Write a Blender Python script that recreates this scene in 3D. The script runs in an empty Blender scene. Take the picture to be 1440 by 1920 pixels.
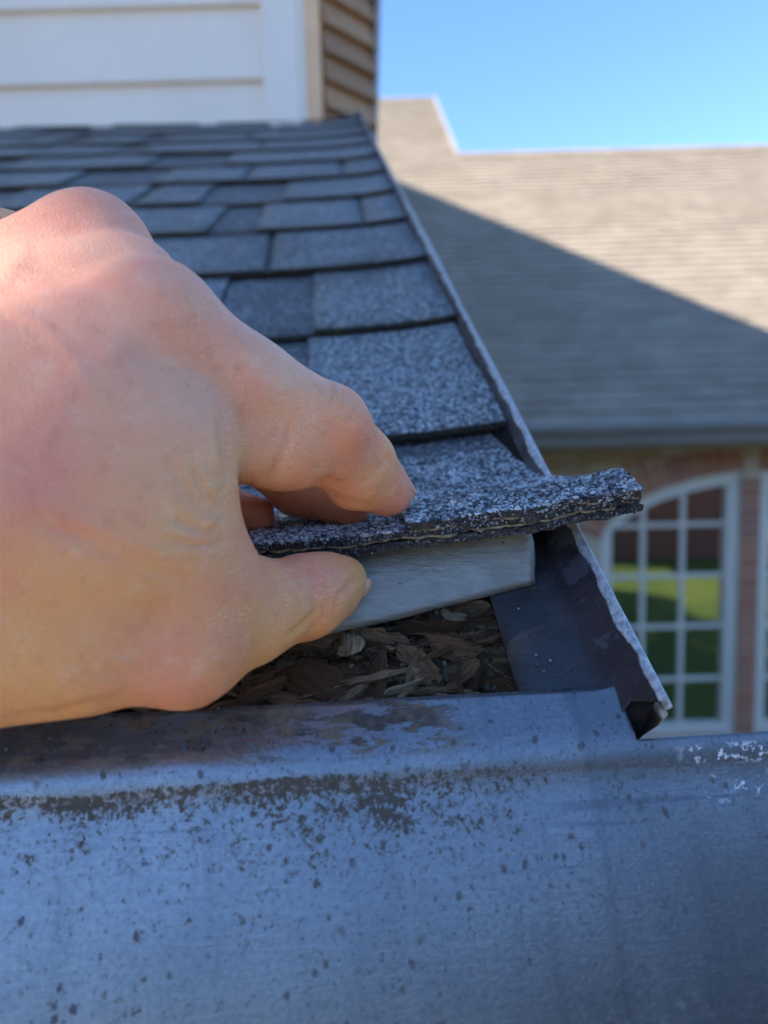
import bpy, math, random
import numpy as np
from mathutils import Matrix, Vector

rng = np.random.default_rng(7)
random.seed(7)
SC = bpy.context.scene
COL = SC.collection
RAD = math.radians

# ------------------------------------------------------------------ camera
# world: X along the eave (right), Y inward over the roof, Z up, metres; origin on the eave, below the rake edge
FPX = 1280.0
YAW, PITCH, ROLL, SLOPE = RAD(4.0), RAD(-6.0), RAD(1.6), RAD(29.0)
CAM = np.array([-0.08753628, -0.16365975, 0.07995535])
_f = np.array([math.sin(YAW)*math.cos(PITCH), math.cos(YAW)*math.cos(PITCH), math.sin(PITCH)])
_r = np.cross(_f, [0, 0, 1]); _r /= np.linalg.norm(_r); _u = np.cross(_r, _f)
RT = _r*math.cos(ROLL) - _u*math.sin(ROLL)
UP = _u*math.cos(ROLL) + _r*math.sin(ROLL)
FW = _f
cam_data = bpy.data.cameras.new('camera')
cam = bpy.data.objects.new('camera', cam_data); COL.objects.link(cam)
cam.matrix_world = Matrix(((RT[0], UP[0], -FW[0], CAM[0]), (RT[1], UP[1], -FW[1], CAM[1]), (RT[2], UP[2], -FW[2], CAM[2]), (0, 0, 0, 1)))
cam_data.sensor_fit = 'VERTICAL'; cam_data.sensor_height = 36.0; cam_data.lens = 36.0*FPX/1920.0
cam_data.clip_start = 0.005; cam_data.clip_end = 2000.0
cam_data.dof.use_dof = True; cam_data.dof.focus_distance = 0.204; cam_data.dof.aperture_fstop = 7.6
SC.camera = cam

# ------------------------------------------------------------------ sky, sun, exposure
SUN = np.array([-0.75, -0.35, 0.676]); SUN /= np.linalg.norm(SUN)      # towards the sun
w = bpy.data.worlds.new('World'); SC.world = w; w.use_nodes = True
nt = w.node_tree; nt.nodes.clear()
_sky = nt.nodes.new('ShaderNodeTexSky'); _sky.sky_type = 'NISHITA'; _sky.sun_disc = False
_sky.sun_elevation = math.asin(SUN[2]); _sky.sun_rotation = math.atan2(SUN[0], SUN[1])
_sky.air_density = 1.0; _sky.dust_density = 0.0; _sky.ozone_density = 7.5
_bg = nt.nodes.new('ShaderNodeBackground'); _bg.inputs[1].default_value = 0.15
_wo = nt.nodes.new('ShaderNodeOutputWorld')
nt.links.new(_sky.outputs[0], _bg.inputs[0]); nt.links.new(_bg.outputs[0], _wo.inputs[0])
sun_d = bpy.data.lights.new('sun', 'SUN'); sun_d.energy = 5.0; sun_d.angle = RAD(0.5); sun_d.color = (1.0, 0.92, 0.79)
sun_o = bpy.data.objects.new('sun', sun_d); COL.objects.link(sun_o)
sun_o.rotation_euler = Vector(SUN).to_track_quat('Z', 'Y').to_euler(); sun_o.location = (-8, -4, 12)
vs = SC.view_settings
SC.display_settings.display_device = 'sRGB'
vs.view_transform = 'Standard'; vs.look = 'None'; vs.gamma = 1.0; vs.use_curve_mapping = False
vs.exposure = 1.45
SC.cycles.use_denoising = True
SC.cycles.use_adaptive_sampling = True; SC.cycles.adaptive_threshold = 0.02
SC.cycles.max_bounces = 8; SC.cycles.diffuse_bounces = 4

# ------------------------------------------------------------------ geometry helpers
SU = np.array([0, math.cos(SLOPE), math.sin(SLOPE)])      # up the slope
SN = np.array([0, -math.sin(SLOPE), math.cos(SLOPE)])     # out of the roof
EXN = np.array([math.cos(YAW), -math.sin(YAW), 0.0])      # the far walls face the ladder squarely
EYN = np.array([math.sin(YAW), math.cos(YAW), 0.0])
EZ = np.array([0, 0, 1.0])

def roofp(X, s, h=0.0):
    X, s, h = np.broadcast_arrays(np.asarray(X, float), np.asarray(s, float), np.asarray(h, float))
    return X[..., None]*np.array([1.0, 0, 0]) + s[..., None]*SU + h[..., None]*SN

def at(px, py, depth):
    return CAM + (RT*(px-720)/FPX - UP*(py-960)/FPX + FW)*depth

def project(P):
    d = np.asarray(P) - CAM; z = d @ FW
    return 720+FPX*(d @ RT)/z, 960-FPX*(d @ UP)/z, z

def onplane(px, py, p0, n):
    d = RT*(px-720)/FPX - UP*(py-960)/FPX + FW
    return CAM + d*(((np.asarray(p0)-CAM) @ n)/(d @ n))

def far(px, py, dist):
    """point of the vertical plane `dist` metres ahead of the ladder"""
    return onplane(px, py, CAM+EYN*dist, EYN)

def nloc(p):
    d = np.asarray(p)-CAM
    return np.array([d @ EXN, d @ EYN, p[2]])

def nworld(lx, ly, z):
    return np.array([CAM[0], CAM[1], 0]) + EXN*lx + EYN*ly + EZ*z

def link(name, me, parent=None, mat=None):
    o = bpy.data.objects.new(name, me); COL.objects.link(o)
    if mat is not None and me is not None and len(me.materials) == 0:
        me.materials.append(mat)
    if parent is not None:
        o.parent = parent
    return o

def mesh(name, verts, faces, smooth=False):
    me = bpy.data.meshes.new(name)
    me.from_pydata([tuple(map(float, v)) for v in verts], [], [tuple(map(int, f)) for f in faces])
    if smooth:
        me.polygons.foreach_set('use_smooth', [True]*len(me.polygons))
    me.update()
    return me

def fast_mesh(name, V, Fc, smooth=False):
    """V (n,3), Fc (m,k) all faces of one size"""
    me = bpy.data.meshes.new(name)
    V = np.asarray(V, np.float32); Fc = np.asarray(Fc, np.int32); m, k = Fc.shape
    me.vertices.add(len(V)); me.vertices.foreach_set('co', V.ravel())
    me.loops.add(m*k); me.loops.foreach_set('vertex_index', Fc.ravel())
    me.polygons.add(m); me.polygons.foreach_set('loop_start', np.arange(0, m*k, k, dtype=np.int32))
    me.polygons.foreach_set('use_smooth', np.full(m, smooth))
    me.update(calc_edges=True)
    return me

def tag(o, label, cat, group=None, kind=None):
    o['label'] = label; o['category'] = cat
    if group: o['group'] = group
    if kind: o['kind'] = kind
    return o

def empty(name, loc=(0, 0, 0)):
    o = bpy.data.objects.new(name, None); COL.objects.link(o); o.location = tuple(map(float, loc)); o.empty_display_size = 0.02
    return o

def put(name, me, parent, mat):
    """a part of a thing whose Empty sits away from the origin: keep world coordinates"""
    o = link(name, me, parent, mat)
    if parent is not None:
        o.matrix_parent_inverse = Matrix.Translation(-Vector(parent.location)) if parent.parent is None else Matrix()
    return o

BOXF = [(0, 3, 2, 1), (4, 5, 6, 7), (0, 1, 5, 4), (1, 2, 6, 5), (2, 3, 7, 6), (3, 0, 4, 7)]
def boxv(o, a, b, c):
    o, a, b, c = map(np.asarray, (o, a, b, c))
    return [o, o+a, o+a+b, o+b, o+c, o+a+c, o+a+b+c, o+b+c]
def box(name, o, a, b, c, bev=0.0):
    """box from corner o along a, b, c (right-handed); bev chamfers all edges"""
    me = mesh(name, boxv(o, a, b, c), BOXF)
    if bev:
        import bmesh
        bm = bmesh.new(); bm.from_mesh(me)
        bmesh.ops.bevel(bm, geom=bm.edges[:], offset=bev, segments=1, affect='EDGES'); bm.to_mesh(me); bm.free()
    return me
def merge(parts):
    V, Fc, n = [], [], 0
    for v, f in parts:
        V += list(v); Fc += [tuple(i+n for i in q) for q in f]; n += len(v)
    return V, Fc

def sheet(name, top, bot, smooth=True):
    """closed slab between two equal vertex grids (n,m,3)"""
    n, m, _ = top.shape
    V = np.concatenate([top.reshape(-1, 3), bot.reshape(-1, 3)])
    I = np.arange(n*m).reshape(n, m); J = I + n*m
    q = lambda a, b, c, d: np.stack([a, b, c, d], -1).reshape(-1, 4)
    Fc = [q(I[:-1, :-1], I[1:, :-1], I[1:, 1:], I[:-1, 1:]), q(J[:-1, :-1], J[:-1, 1:], J[1:, 1:], J[1:, :-1]),
          q(I[:-1, 0], J[:-1, 0], J[1:, 0], I[1:, 0]), q(I[:-1, -1], I[1:, -1], J[1:, -1], J[:-1, -1]),
          q(I[0, :-1], I[0, 1:], J[0, 1:], J[0, :-1]), q(I[-1, :-1], J[-1, :-1], J[-1, 1:], I[-1, 1:])]
    me = fast_mesh(name, V, np.concatenate(Fc), smooth)
    if smooth:
        nf = (n-1)*(m-1); sm = np.ones(len(me.polygons), bool); sm[2*nf:] = False
        me.polygons.foreach_set('use_smooth', sm)
        # hard rim
        me.update()
    return me

def vnoise(P, scale, seed=0):
    """cheap smooth 3-D value noise in -1..1"""
    P = np.asarray(P, float)*scale
    i = np.floor(P).astype(np.int64); f = P-i; f = f*f*(3-2*f)
    def hsh(a, b, c):
        n = (a*73856093) ^ (b*19349663) ^ (c*83492791) ^ (seed*2654435761)
        n = (n ^ (n >> 13))*1274126177 & 0x7fffffff
        return ((n ^ (n >> 16)) & 0xffff)/32767.5-1
    r = 0
    for a in (0, 1):
        for b in (0, 1):
            for c in (0, 1):
                wgt = (f[..., 0] if a else 1-f[..., 0])*(f[..., 1] if b else 1-f[..., 1])*(f[..., 2] if c else 1-f[..., 2])
                r = r + wgt*hsh(i[..., 0]+a, i[..., 1]+b, i[..., 2]+c)
    return r

# ------------------------------------------------------------------ material helpers
class MT:
    def __init__(s, name):
        s.m = bpy.data.materials.new(name); s.m.use_nodes = True
        s.t = s.m.node_tree; s.t.nodes.clear()
        s.out = s.n('ShaderNodeOutputMaterial'); s.b = s.n('ShaderNodeBsdfPrincipled')
        s.t.links.new(s.b.outputs[0], s.out.inputs[0]); s._oc = None
    def n(s, typ, **kw):
        x = s.t.nodes.new(typ)
        for k, v in kw.items(): setattr(x, k, v)
        return x
    def put(s, sock, v):
        if isinstance(v, bpy.types.NodeSocket): s.t.links.new(v, sock)
        elif isinstance(v, (tuple, list)) and sock.type == 'RGBA' and len(v) == 3: sock.default_value = (*v, 1)
        else: sock.default_value = v
    def set(s, **kw):
        names = dict(color='Base Color', rough='Roughness', metal='Metallic', spec='Specular IOR Level', normal='Normal',
                     sss='Subsurface Weight', sssr='Subsurface Radius', ssss='Subsurface Scale', trans='Transmission Weight', coat='Coat Weight', coatr='Coat Roughness', alpha='Alpha', ior='IOR')
        for k, v in kw.items(): s.put(s.b.inputs[names[k]], v)
        return s
    @property
    def oc(s):
        if s._oc is None: s._oc = s.n('ShaderNodeTexCoord').outputs['Object']
        return s._oc
    def mapped(s, scale=(1, 1, 1), loc=(0, 0, 0), rot=(0, 0, 0), vec=None):
        m = s.n('ShaderNodeMapping'); s.put(m.inputs[0], vec or s.oc)
        m.inputs['Scale'].default_value = scale; m.inputs['Location'].default_value = loc; m.inputs['Rotation'].default_value = rot
        return m.outputs[0]
    def noise(s, scale, detail=3, rough=0.55, vec=None, dist=0.0, col=False):
        x = s.n('ShaderNodeTexNoise'); s.put(x.inputs['Vector'], vec or s.oc)
        x.inputs['Scale'].default_value = scale; x.inputs['Detail'].default_value = detail; x.inputs['Roughness'].default_value = rough
        x.inputs['Distortion'].default_value = dist
        return x.outputs['Color' if col else 'Fac']
    def voro(s, scale, out='Distance', vec=None, feature='F1', rnd=1.0):
        x = s.n('ShaderNodeTexVoronoi'); x.feature = feature; s.put(x.inputs['Vector'], vec or s.oc)
        x.inputs['Scale'].default_value = scale; x.inputs['Randomness'].default_value = rnd
        return x.outputs[out]
    def math(s, op, a, b=0.0, c=0.0, clamp=False):
        x = s.n('ShaderNodeMath', operation=op); x.use_clamp = clamp
        s.put(x.inputs[0], a); s.put(x.inputs[1], b); s.put(x.inputs[2], c)
        return x.outputs[0]
    def step(s, v, lo, hi, a=0.0, b=1.0):
        x = s.n('ShaderNodeMapRange'); x.interpolation_type = 'SMOOTHSTEP'
        for i, q in enumerate((v, lo, hi, a, b)): s.put(x.inputs[i], q)
        return x.outputs[0]
    def mix(s, f, a, b, mode='MIX'):
        x = s.n('ShaderNodeMix', data_type='RGBA', blend_type=mode)
        s.put(x.inputs[0], f); s.put(x.inputs[6], a); s.put(x.inputs[7], b)
        return x.outputs[2]
    def ramp(s, v, stops, interp='LINEAR'):
        x = s.n('ShaderNodeValToRGB'); r = x.color_ramp; r.interpolation = interp
        while len(r.elements) < len(stops): r.elements.new(0.5)
        for e, (p, c) in zip(r.elements, stops): e.position = p; e.color = (*c, 1)
        s.put(x.inputs[0], v)
        return x.outputs[0]
    def sep(s, v=None):
        x = s.n('ShaderNodeSeparateXYZ'); s.put(x.inputs[0], v or s.oc); return x.outputs
    def attr(s, name, out='Fac'):
        x = s.n('ShaderNodeAttribute'); x.attribute_name = name; return x.outputs[out]
    def rnd(s): return s.n('ShaderNodeObjectInfo').outputs['Random']
    def bump(s, h, dist, strength=1.0, normal=None):
        x = s.n('ShaderNodeBump'); s.put(x.inputs['Height'], h); x.inputs['Distance'].default_value = dist; x.inputs['Strength'].default_value = strength
        if normal is not None: s.put(x.inputs['Normal'], normal)
        return x.outputs[0]

def plain(name, color, rough=0.6, var=0.12, scale=8.0, bump=0.0, bscale=60.0, spec=0.4, metal=0.0):
    m = MT(name)
    c2 = tuple(min(1, x*(1+var)) for x in color); c1 = tuple(x*(1-var) for x in color)
    m.set(color=m.ramp(m.noise(scale, 5, 0.6), [(0.3, c1), (0.7, c2)]), rough=rough, spec=spec, metal=metal)
    if bump: m.set(normal=m.bump(m.noise(bscale, 4), bump))
    return m.m

# ---- shingle granules
def granule_mat(name, dark, mid, light, tabvar=0.35, scale=640.0, relief=0.0007):
    m = MT(name)
    cell = m.sep(m.voro(scale, 'Color'))[0]
    c = m.ramp(cell, [(0.0, dark), (0.3, dark), (0.52, mid), (0.82, mid), (0.86, light), (1.0, light)])
    blend = m.step(m.noise(14, 4, 0.6), 0.3, 0.7)
    c = m.mix(m.math('MULTIPLY', blend, 0.45), c, tuple(x*0.55 for x in mid))
    c = m.mix(m.math('MULTIPLY', m.rnd(), tabvar), c, tuple(x*0.45 for x in mid))
    c = m.mix(m.math('MULTIPLY', m.step(m.noise(3.5, 5, 0.65), 0.5, 0.75), 0.3), c, (0.028, 0.027, 0.026))
    d = m.voro(scale, 'Distance')
    h = m.math('ADD', m.math('MULTIPLY', m.math('SUBTRACT', 1.0, d), 1.0), m.math('MULTIPLY', m.noise(2400, 2), 0.25))
    m.set(color=c, rough=0.82, spec=0.35, normal=m.bump(h, relief, 0.9))
    return m.m
M_TAB = granule_mat('grey_blue_granules', (0.10, 0.10, 0.104), (0.29, 0.295, 0.30), (0.64, 0.66, 0.66), 0.2)
M_BASE = granule_mat('charcoal_granules', (0.06, 0.06, 0.065), (0.20, 0.205, 0.215), (0.46, 0.48, 0.49), 0.2)
def asphalt_mat():
    m = MT('asphalt_edge')
    n = m.noise(900, 4, 0.65)
    c = m.ramp(n, [(0.3, (0.018, 0.015, 0.014)), (0.55, (0.065, 0.055, 0.045)), (0.75, (0.20, 0.175, 0.14))])
    moss = m.step(m.noise(55, 4, 0.6), 0.5, 0.66)
    c = m.mix(m.math('MULTIPLY', moss, 0.75), c, (0.12, 0.10, 0.03))
    m.set(color=c, rough=0.9, normal=m.bump(m.noise(1100, 4, 0.7), 0.0012))
    return m.m
M_ASPH = asphalt_mat()
def mat_mat():
    m = MT('glass_fibre_mat')
    n = m.noise(500, 4, 0.7)
    m.set(color=m.ramp(n, [(0.3, (0.10, 0.075, 0.04)), (0.7, (0.42, 0.32, 0.18))]), rough=0.9, normal=m.bump(n, 0.0008))
    return m.m
M_FIBRE = mat_mat()
def granule_piece_mat():
    m = MT('loose_granule')
    v = m.attr('tone')
    m.set(color=m.ramp(v, [(0, (0.022, 0.019, 0.026)), (0.25, (0.055, 0.05, 0.066)), (0.45, (0.17, 0.175, 0.19)), (0.75, (0.38, 0.41, 0.42)), (1, (0.66, 0.69, 0.69))]), rough=0.6, spec=0.45,
          normal=m.bump(m.noise(3000, 2), 0.0002))
    return m.m
M_GRAN = granule_piece_mat()

# ================================================================== the setting
GROUND = -2.95
def lawn_mat():
    m = MT('lawn')
    n = m.noise(0.6, 6, 0.65); f = m.noise(40, 4, 0.7)
    c = m.mix(m.step(n, 0.35, 0.65), (0.045, 0.085, 0.014), (0.095, 0.13, 0.02))
    c = m.mix(m.math('MULTIPLY', m.step(f, 0.4, 0.7), 0.5), c, (0.16, 0.17, 0.04))
    m.set(color=c, rough=0.9, spec=0.2, normal=m.bump(f, 0.03))
    return m.m
g = link('ground', mesh('ground', [(-400, -400, GROUND), (400, -400, GROUND), (400, 400, GROUND), (-400, 400, GROUND)], [(0, 1, 2, 3)]), None, lawn_mat())
g['kind'] = 'structure'; g['label'] = 'short green lawn around both houses'

M_BOUNCE = plain('pale_bounce_slab', (0.62, 0.54, 0.43), 0.85, 0.1, 1.5, 0.002, 60)  # unseen pale slab added behind the ladder to bounce warm light
dv = link('bounce_slab', mesh('bounce_slab', [(-16, -21.5, GROUND+.02), (0.4, -21.5, GROUND+.02), (0.4, -1.6, GROUND+.02), (-16, -1.6, GROUND+.02), (-16, -21.5, GROUND-.05), (0.4, -21.5, GROUND-.05), (0.4, -1.6, GROUND-.05), (-16, -1.6, GROUND-.05)],
                            [(0, 1, 2, 3), (0, 4, 5, 1), (1, 5, 6, 2), (2, 6, 7, 3), (3, 7, 4, 0)]), None, M_BOUNCE)
dv['kind'] = 'structure'; dv['label'] = 'unseen pale slab added behind the ladder to bounce sunlight'

# ---- the tall main wing of this house: it stands left of the ladder and throws the big shade
M_BRICKWALL = None
def brickwall_mat(name, a, b, mortar, scale=1.0):
    m = MT(name)
    # bricks on upright walls: u = x + y, v = z
    s = m.sep(); u = m.math('ADD', s[0], s[1])
    cb = m.n('ShaderNodeCombineXYZ'); m.put(cb.inputs[0], u); m.put(cb.inputs[1], s[2])
    t = m.n('ShaderNodeTexBrick'); m.put(t.inputs['Vector'], cb.outputs[0])
    for k, v in (('Color1', a), ('Color2', b), ('Mortar', mortar)): t.inputs[k].default_value = (*v, 1)
    t.inputs['Scale'].default_value = 1.0; t.inputs['Mortar Size'].default_value = 0.006
    t.inputs['Brick Width'].default_value = 0.215; t.inputs['Row Height'].default_value = 0.075
    c = m.mix(m.math('MULTIPLY', m.noise(3, 4), 0.35), t.outputs['Color'], tuple(x*0.5 for x in a))
    m.set(color=c, rough=0.85, normal=m.bump(t.outputs['Fac'], -0.008))
    return m.m
M_REDBRICK = brickwall_mat('red_brick', (0.22, 0.075, 0.05), (0.15, 0.05, 0.04), (0.25, 0.22, 0.19))
def tan_roof_mat():
    m = MT('weathered_tan_shingles')
    big = m.noise(0.9, 5, 0.65); fine = m.noise(70, 3, 0.7)
    tab = m.sep(m.voro(1.0, 'Color', vec=m.mapped(scale=(5.5, 8.7, 8.7))))[0]
    c = m.mix(m.step(big, 0.35, 0.68), (0.25, 0.205, 0.158), (0.305, 0.26, 0.205))
    c = m.mix(m.math('MULTIPLY', m.step(m.noise(5, 5, 0.7), 0.35, 0.7), 0.45), c, (0.36, 0.31, 0.25))
    c = m.mix(m.math('MULTIPLY', tab, 0.60), c, (0.18, 0.145, 0.115))
    c = m.mix(m.math('MULTIPLY', m.step(fine, 0.45, 0.75), 0.35), c, (0.42, 0.37, 0.30))
    m.set(color=c, rough=0.9, spec=0.2, normal=m.bump(fine, 0.004))
    return m.m
M_TANROOF = tan_roof_mat()
M_SIDING = plain('white_siding_paint', (0.94, 0.83, 0.71), 0.45, 0.03, 6, 0.0003, 220)
M_TRIM = plain('white_trim_paint', (0.92, 0.84, 0.75), 0.4, 0.03, 5, 0.0004, 150)

mh = empty('main_house_wing', (-5, 3, GROUND))
RZ, EVZ = 7.95, 5.94
def prism_y(name, prof, y0, y1):
    n = len(prof)
    V = [(x, y0, z) for x, z in prof]+[(x, y1, z) for x, z in prof]
    Fc = [tuple(range(n)), tuple(range(2*n-1, n-1, -1))]+[(i, i+n, (i+1) % n+n, (i+1) % n) for i in range(n)]
    return mesh(name, V, Fc)
put('wall', prism_y('wall', [(-7.9, GROUND), (-2.5, GROUND), (-2.5, EVZ), (-5, RZ-0.3), (-7.9, EVZ-0.3)], -0.6, 9), mh, M_SIDING)
put('roof', prism_y('roof', [(-2.1, EVZ-0.22), (-2.1, EVZ-0.07), (-5, RZ), (-8.3, EVZ-0.35), (-8.3, EVZ-0.5), (-5, RZ-0.2)], -0.85, 9.3), mh, M_TANROOF)
# added unseen sun blockers; their aimed hole lights one patch of the hand
_k = SUN[1]/SUN[0]; _kz = SUN[2]/SUN[0]   # the sides of the gap run with the sun
_pp = at(120, 560, .150); GY = _pp[1]-_k*(_pp[0]+5.0); GZ = _pp[2]-_kz*(_pp[0]+5.0)
g0, g1, z0_, z1_ = GY+0.011, GY+0.058, GZ-0.060, GZ+0.002
def stack(ya, yb, za, zb):  # one block of the added unseen sun blockers
    V = []
    for z, kz in ((za, _kz if za > 0 else 0), (zb, _kz if zb < 8 else 0)):
        for x, y in ((-5.3, ya), (-4.7, ya), (-4.7, yb), (-5.3, yb)):
            V.append((x, y+(_k*(x+5.0) if abs(y-GY) < .1 else 0), z+kz*(x+5.0)))
    put('sun_blocker', mesh('sun_blocker', V, BOXF), mh, M_REDBRICK)
stack(-3.9, g0, GROUND, 8.4); stack(g1, -0.62, GROUND, 8.4); stack(g0, g1, GROUND, z0_); stack(g0, g1, z1_, 8.4)
tag(mh, 'tall main wing of the house, left of the ladder, shading the low roof', 'house')

# ---- brick garage across the lawn (mirrored in the arched window)
gr = empty('brick_garage', (9, -9.3, GROUND))
put('wall', prism_y('wall', [(3.0, GROUND), (17, GROUND), (17, -0.2), (3.0, -0.2)], -12, -6.7), gr, M_REDBRICK)
put('roof', mesh('roof', [(2.6, -12.4, -0.25), (17.4, -12.4, -0.25), (17.4, -6.3, -0.25), (2.6, -6.3, -0.25), (2.6, -9.35, 1.9), (17.4, -9.35, 1.9)],
                 [(0, 3, 2, 1), (0, 1, 5, 4), (3, 4, 5, 2), (0, 4, 3), (1, 2, 5)]), gr, M_BASE)
tag(gr, 'low red brick garage seen mirrored in the arched window', 'garage')

def leaf_mat(name, a, b):
    m = MT(name); m.set(color=m.mix(m.noise(6, 3), a, b), rough=0.6, spec=0.3); return m.m
def shrub(name, c, rx, rz, n, mat, label):
    r = empty(name, (c[0], c[1], GROUND))
    d = rng.normal(size=(n, 3)); d /= np.linalg.norm(d, axis=1)[:, None]
    rad = rng.uniform(0.55, 1.0, n)**0.5 * (1+0.12*vnoise(d, 3.0, 5))
    P = np.array(c)+d*rad[:, None]*np.array([rx, rx, rz])
    t1 = rng.normal(size=(n, 3)); t1 /= np.linalg.norm(t1, axis=1)[:, None]; t2 = np.cross(t1, d); t2 /= np.linalg.norm(t2, axis=1)[:, None]
    L = rng.uniform(0.04, 0.09, n)[:, None]
    V = np.stack([P-t1*L, P-t2*L*.45, P+t1*L, P+t2*L*.45], 1).reshape(-1, 3)
    put('foliage', fast_mesh('foliage', V, np.arange(4*n).reshape(n, 4)), r, mat)
    st = []
    for i in range(6):
        a = i*1.05; b = np.array([c[0], c[1], GROUND]); e = np.array(c)+np.array([math.cos(a)*rx*.5, math.sin(a)*rx*.5, rz*.2])
        q = np.array([.015, 0, 0]); k = np.array([0, .015, 0])
        st.append(([b-q, b+k, b+q, b-k, e-q*.4, e+k*.4, e+q*.4, e-k*.4], BOXF))
    put('stem', mesh('stem', *merge(st)), r, plain('bark', (0.09, 0.06, 0.04)))
    return tag(r, label, 'shrub')
M_DKLEAF = leaf_mat('shade_shrub_leaves', (0.02, 0.04, 0.012), (0.04, 0.07, 0.02))  # the two dark shrubs are unseen, added to shade the mirrored lawn
shrub('shade_shrub', (1.9, -3.3, GROUND+1.3), 1.05, 1.35, 6000, M_DKLEAF, 'unseen dark green shrub added to shade the lawn, nearer the garage')
shrub('shade_shrub', (2.5, -1.5, GROUND+1.3), 1.05, 1.35, 6000, M_DKLEAF, 'unseen dark green shrub added to shade the lawn, nearer the arched window')
shrub('yellow_shrub', (7.35, -4.4, GROUND+0.6), 0.62, 0.66, 5000, leaf_mat('yellow_leaves', (0.55, 0.36, 0.01), (0.42, 0.33, 0.03)), 'round yellow leaved shrub on the lawn, mirrored in the arched window')

def reflection_pine(x, y, h, seed):  # unseen trees added to darken the reflection in the metal face
    r = np.random.default_rng(seed); t = empty('reflection_tree', (x, y, GROUND))
    k = 9; V = [(x+.22*(1-i)*math.cos(6.283*j/k)+.02, y+.22*(1-i)*math.sin(6.283*j/k), GROUND+h*.95*i) for i in (0, 1) for j in range(k)]
    put('trunk', mesh('trunk', V, [(j, (j+1) % k, k+(j+1) % k, k+j) for j in range(k)]), t, plain('conifer_bark', (0.08, 0.05, 0.035)))
    n = 5200; u = r.uniform(0.06, 1, n)**0.8; lay = np.abs(((u*14) % 1)-.5)*.5+.75; rad = h*.30*(1-u)**.55*lay*np.sqrt(r.uniform(.25, 1, n)); a = r.uniform(0, 6.283, n)
    P = np.stack([x+rad*np.cos(a), y+rad*np.sin(a), GROUND+.4+(h-.4)*u-rad*.25], -1)
    d = np.stack([np.cos(a), np.sin(a), -.35+0*a], -1); sd = np.stack([-np.sin(a), np.cos(a), r.uniform(-.4, .4, n)], -1); L = r.uniform(.3, .62, n)[:, None]
    V = np.stack([P-d*L*.5, P+sd*L*.3, P+d*L*.7, P-sd*L*.3], 1).reshape(-1, 3)
    put('crown', fast_mesh('crown', V, np.arange(4*n).reshape(n, 4)), t, M_NEEDLE)
    return tag(t, 'unseen dark evergreen tree added behind the ladder for its reflection in the metal', 'tree', 'added evergreens behind the ladder')
M_NEEDLE = leaf_mat('dark_reflection_needles', (0.018, 0.035, 0.014), (0.035, 0.055, 0.02))
for i_, (x, y, h) in enumerate(((8.2, -17.5, 12.5), (12.0, -18.5, 14.0), (4.6, -18.5, 10.0), (16.0, -18.0, 13.5), (1.5, -26, 12.4), (-4, -27, 11.8), (-9.5, -27, 11.6), (-15, -26, 11))): reflection_pine(x, y, h, 70+i_)

hg = empty('reflection_hedge', (-8, -22.8, GROUND))  # unseen hedge added to darken the lower reflection in the metal
n = 9000; P = np.stack([rng.uniform(-18, 1.2, n), rng.uniform(-23.6, -22, n), GROUND+rng.uniform(0.05, 4.2, n)], -1)
P[:5000, 1] = -22+.12*rng.normal(size=5000); P[:5000, 2] = GROUND+rng.uniform(0.02, 4.1, 5000)
d1 = rng.normal(size=(n, 3)); d1 /= np.linalg.norm(d1, axis=1)[:, None]; d2 = np.cross(d1, rng.normal(size=(n, 3))); d2 /= np.linalg.norm(d2, axis=1)[:, None]; L = rng.uniform(.14, .28, n)[:, None]
put('foliage', fast_mesh('foliage', np.stack([P-d1*L, P-d2*L*.6, P+d1*L, P+d2*L*.6], 1).reshape(-1, 3), np.arange(4*n).reshape(n, 4)), hg, M_NEEDLE)
for i_ in range(8):
    x = -12.2+i_*1.8
    put('trunk', mesh('trunk', boxv((x*1.4, -22.9, GROUND), (.09, .01, 0), (-.01, .09, 0), (.05, 0, 3.6)), BOXF), hg, plain('reflection_hedge_wood', (0.07, 0.05, 0.035)))
tag(hg, 'unseen dark hedge added beyond the pale slab for its reflection in the metal', 'hedge')

# ================================================================== neighbouring house
M_GUTTER = plain('grey_gutter_paint', (0.22, 0.21, 0.20), 0.5, 0.08, 3)
M_SOFFIT = plain('tan_fascia_board', (0.26, 0.18, 0.09), 0.6, 0.1, 4)
M_BEIGE = plain('cream_window_paint', (0.74, 0.70, 0.64), 0.45, 0.03)
M_MORTAR = plain('mortar', (0.58, 0.48, 0.37), 0.9, 0.12, 12, 0.003, 80)
nh = empty('neighbour_house', tuple(nworld(2.0, 5.2, GROUND)))
tag(nh, 'brick neighbouring house with sunlit tan shingle roof and arched white window', 'house')
PITCHN = math.atan(0.75)
e0 = far(1200, 795, 4.65); NE = nloc(e0)          # eave line of the far roof
RU = EYN*math.cos(PITCHN)+EZ*math.sin(PITCHN)
RN = -EYN*math.sin(PITCHN)+EZ*math.cos(PITCHN)
def rl(px, py):
    p = onplane(px, py, e0, RN); return np.array([(p-e0) @ EXN, (p-e0) @ RU])
ridge_low = (rl(855, 290)[1]+rl(1440, 278)[1])/2
ridge_high = rl(812, 185)[1]
x_step_top, x_step_bot = rl(812, 185)[0], rl(855, 290)[0]
def rpt(x, t, h=0): return e0+EXN*x+RU*t+RN*h
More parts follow.
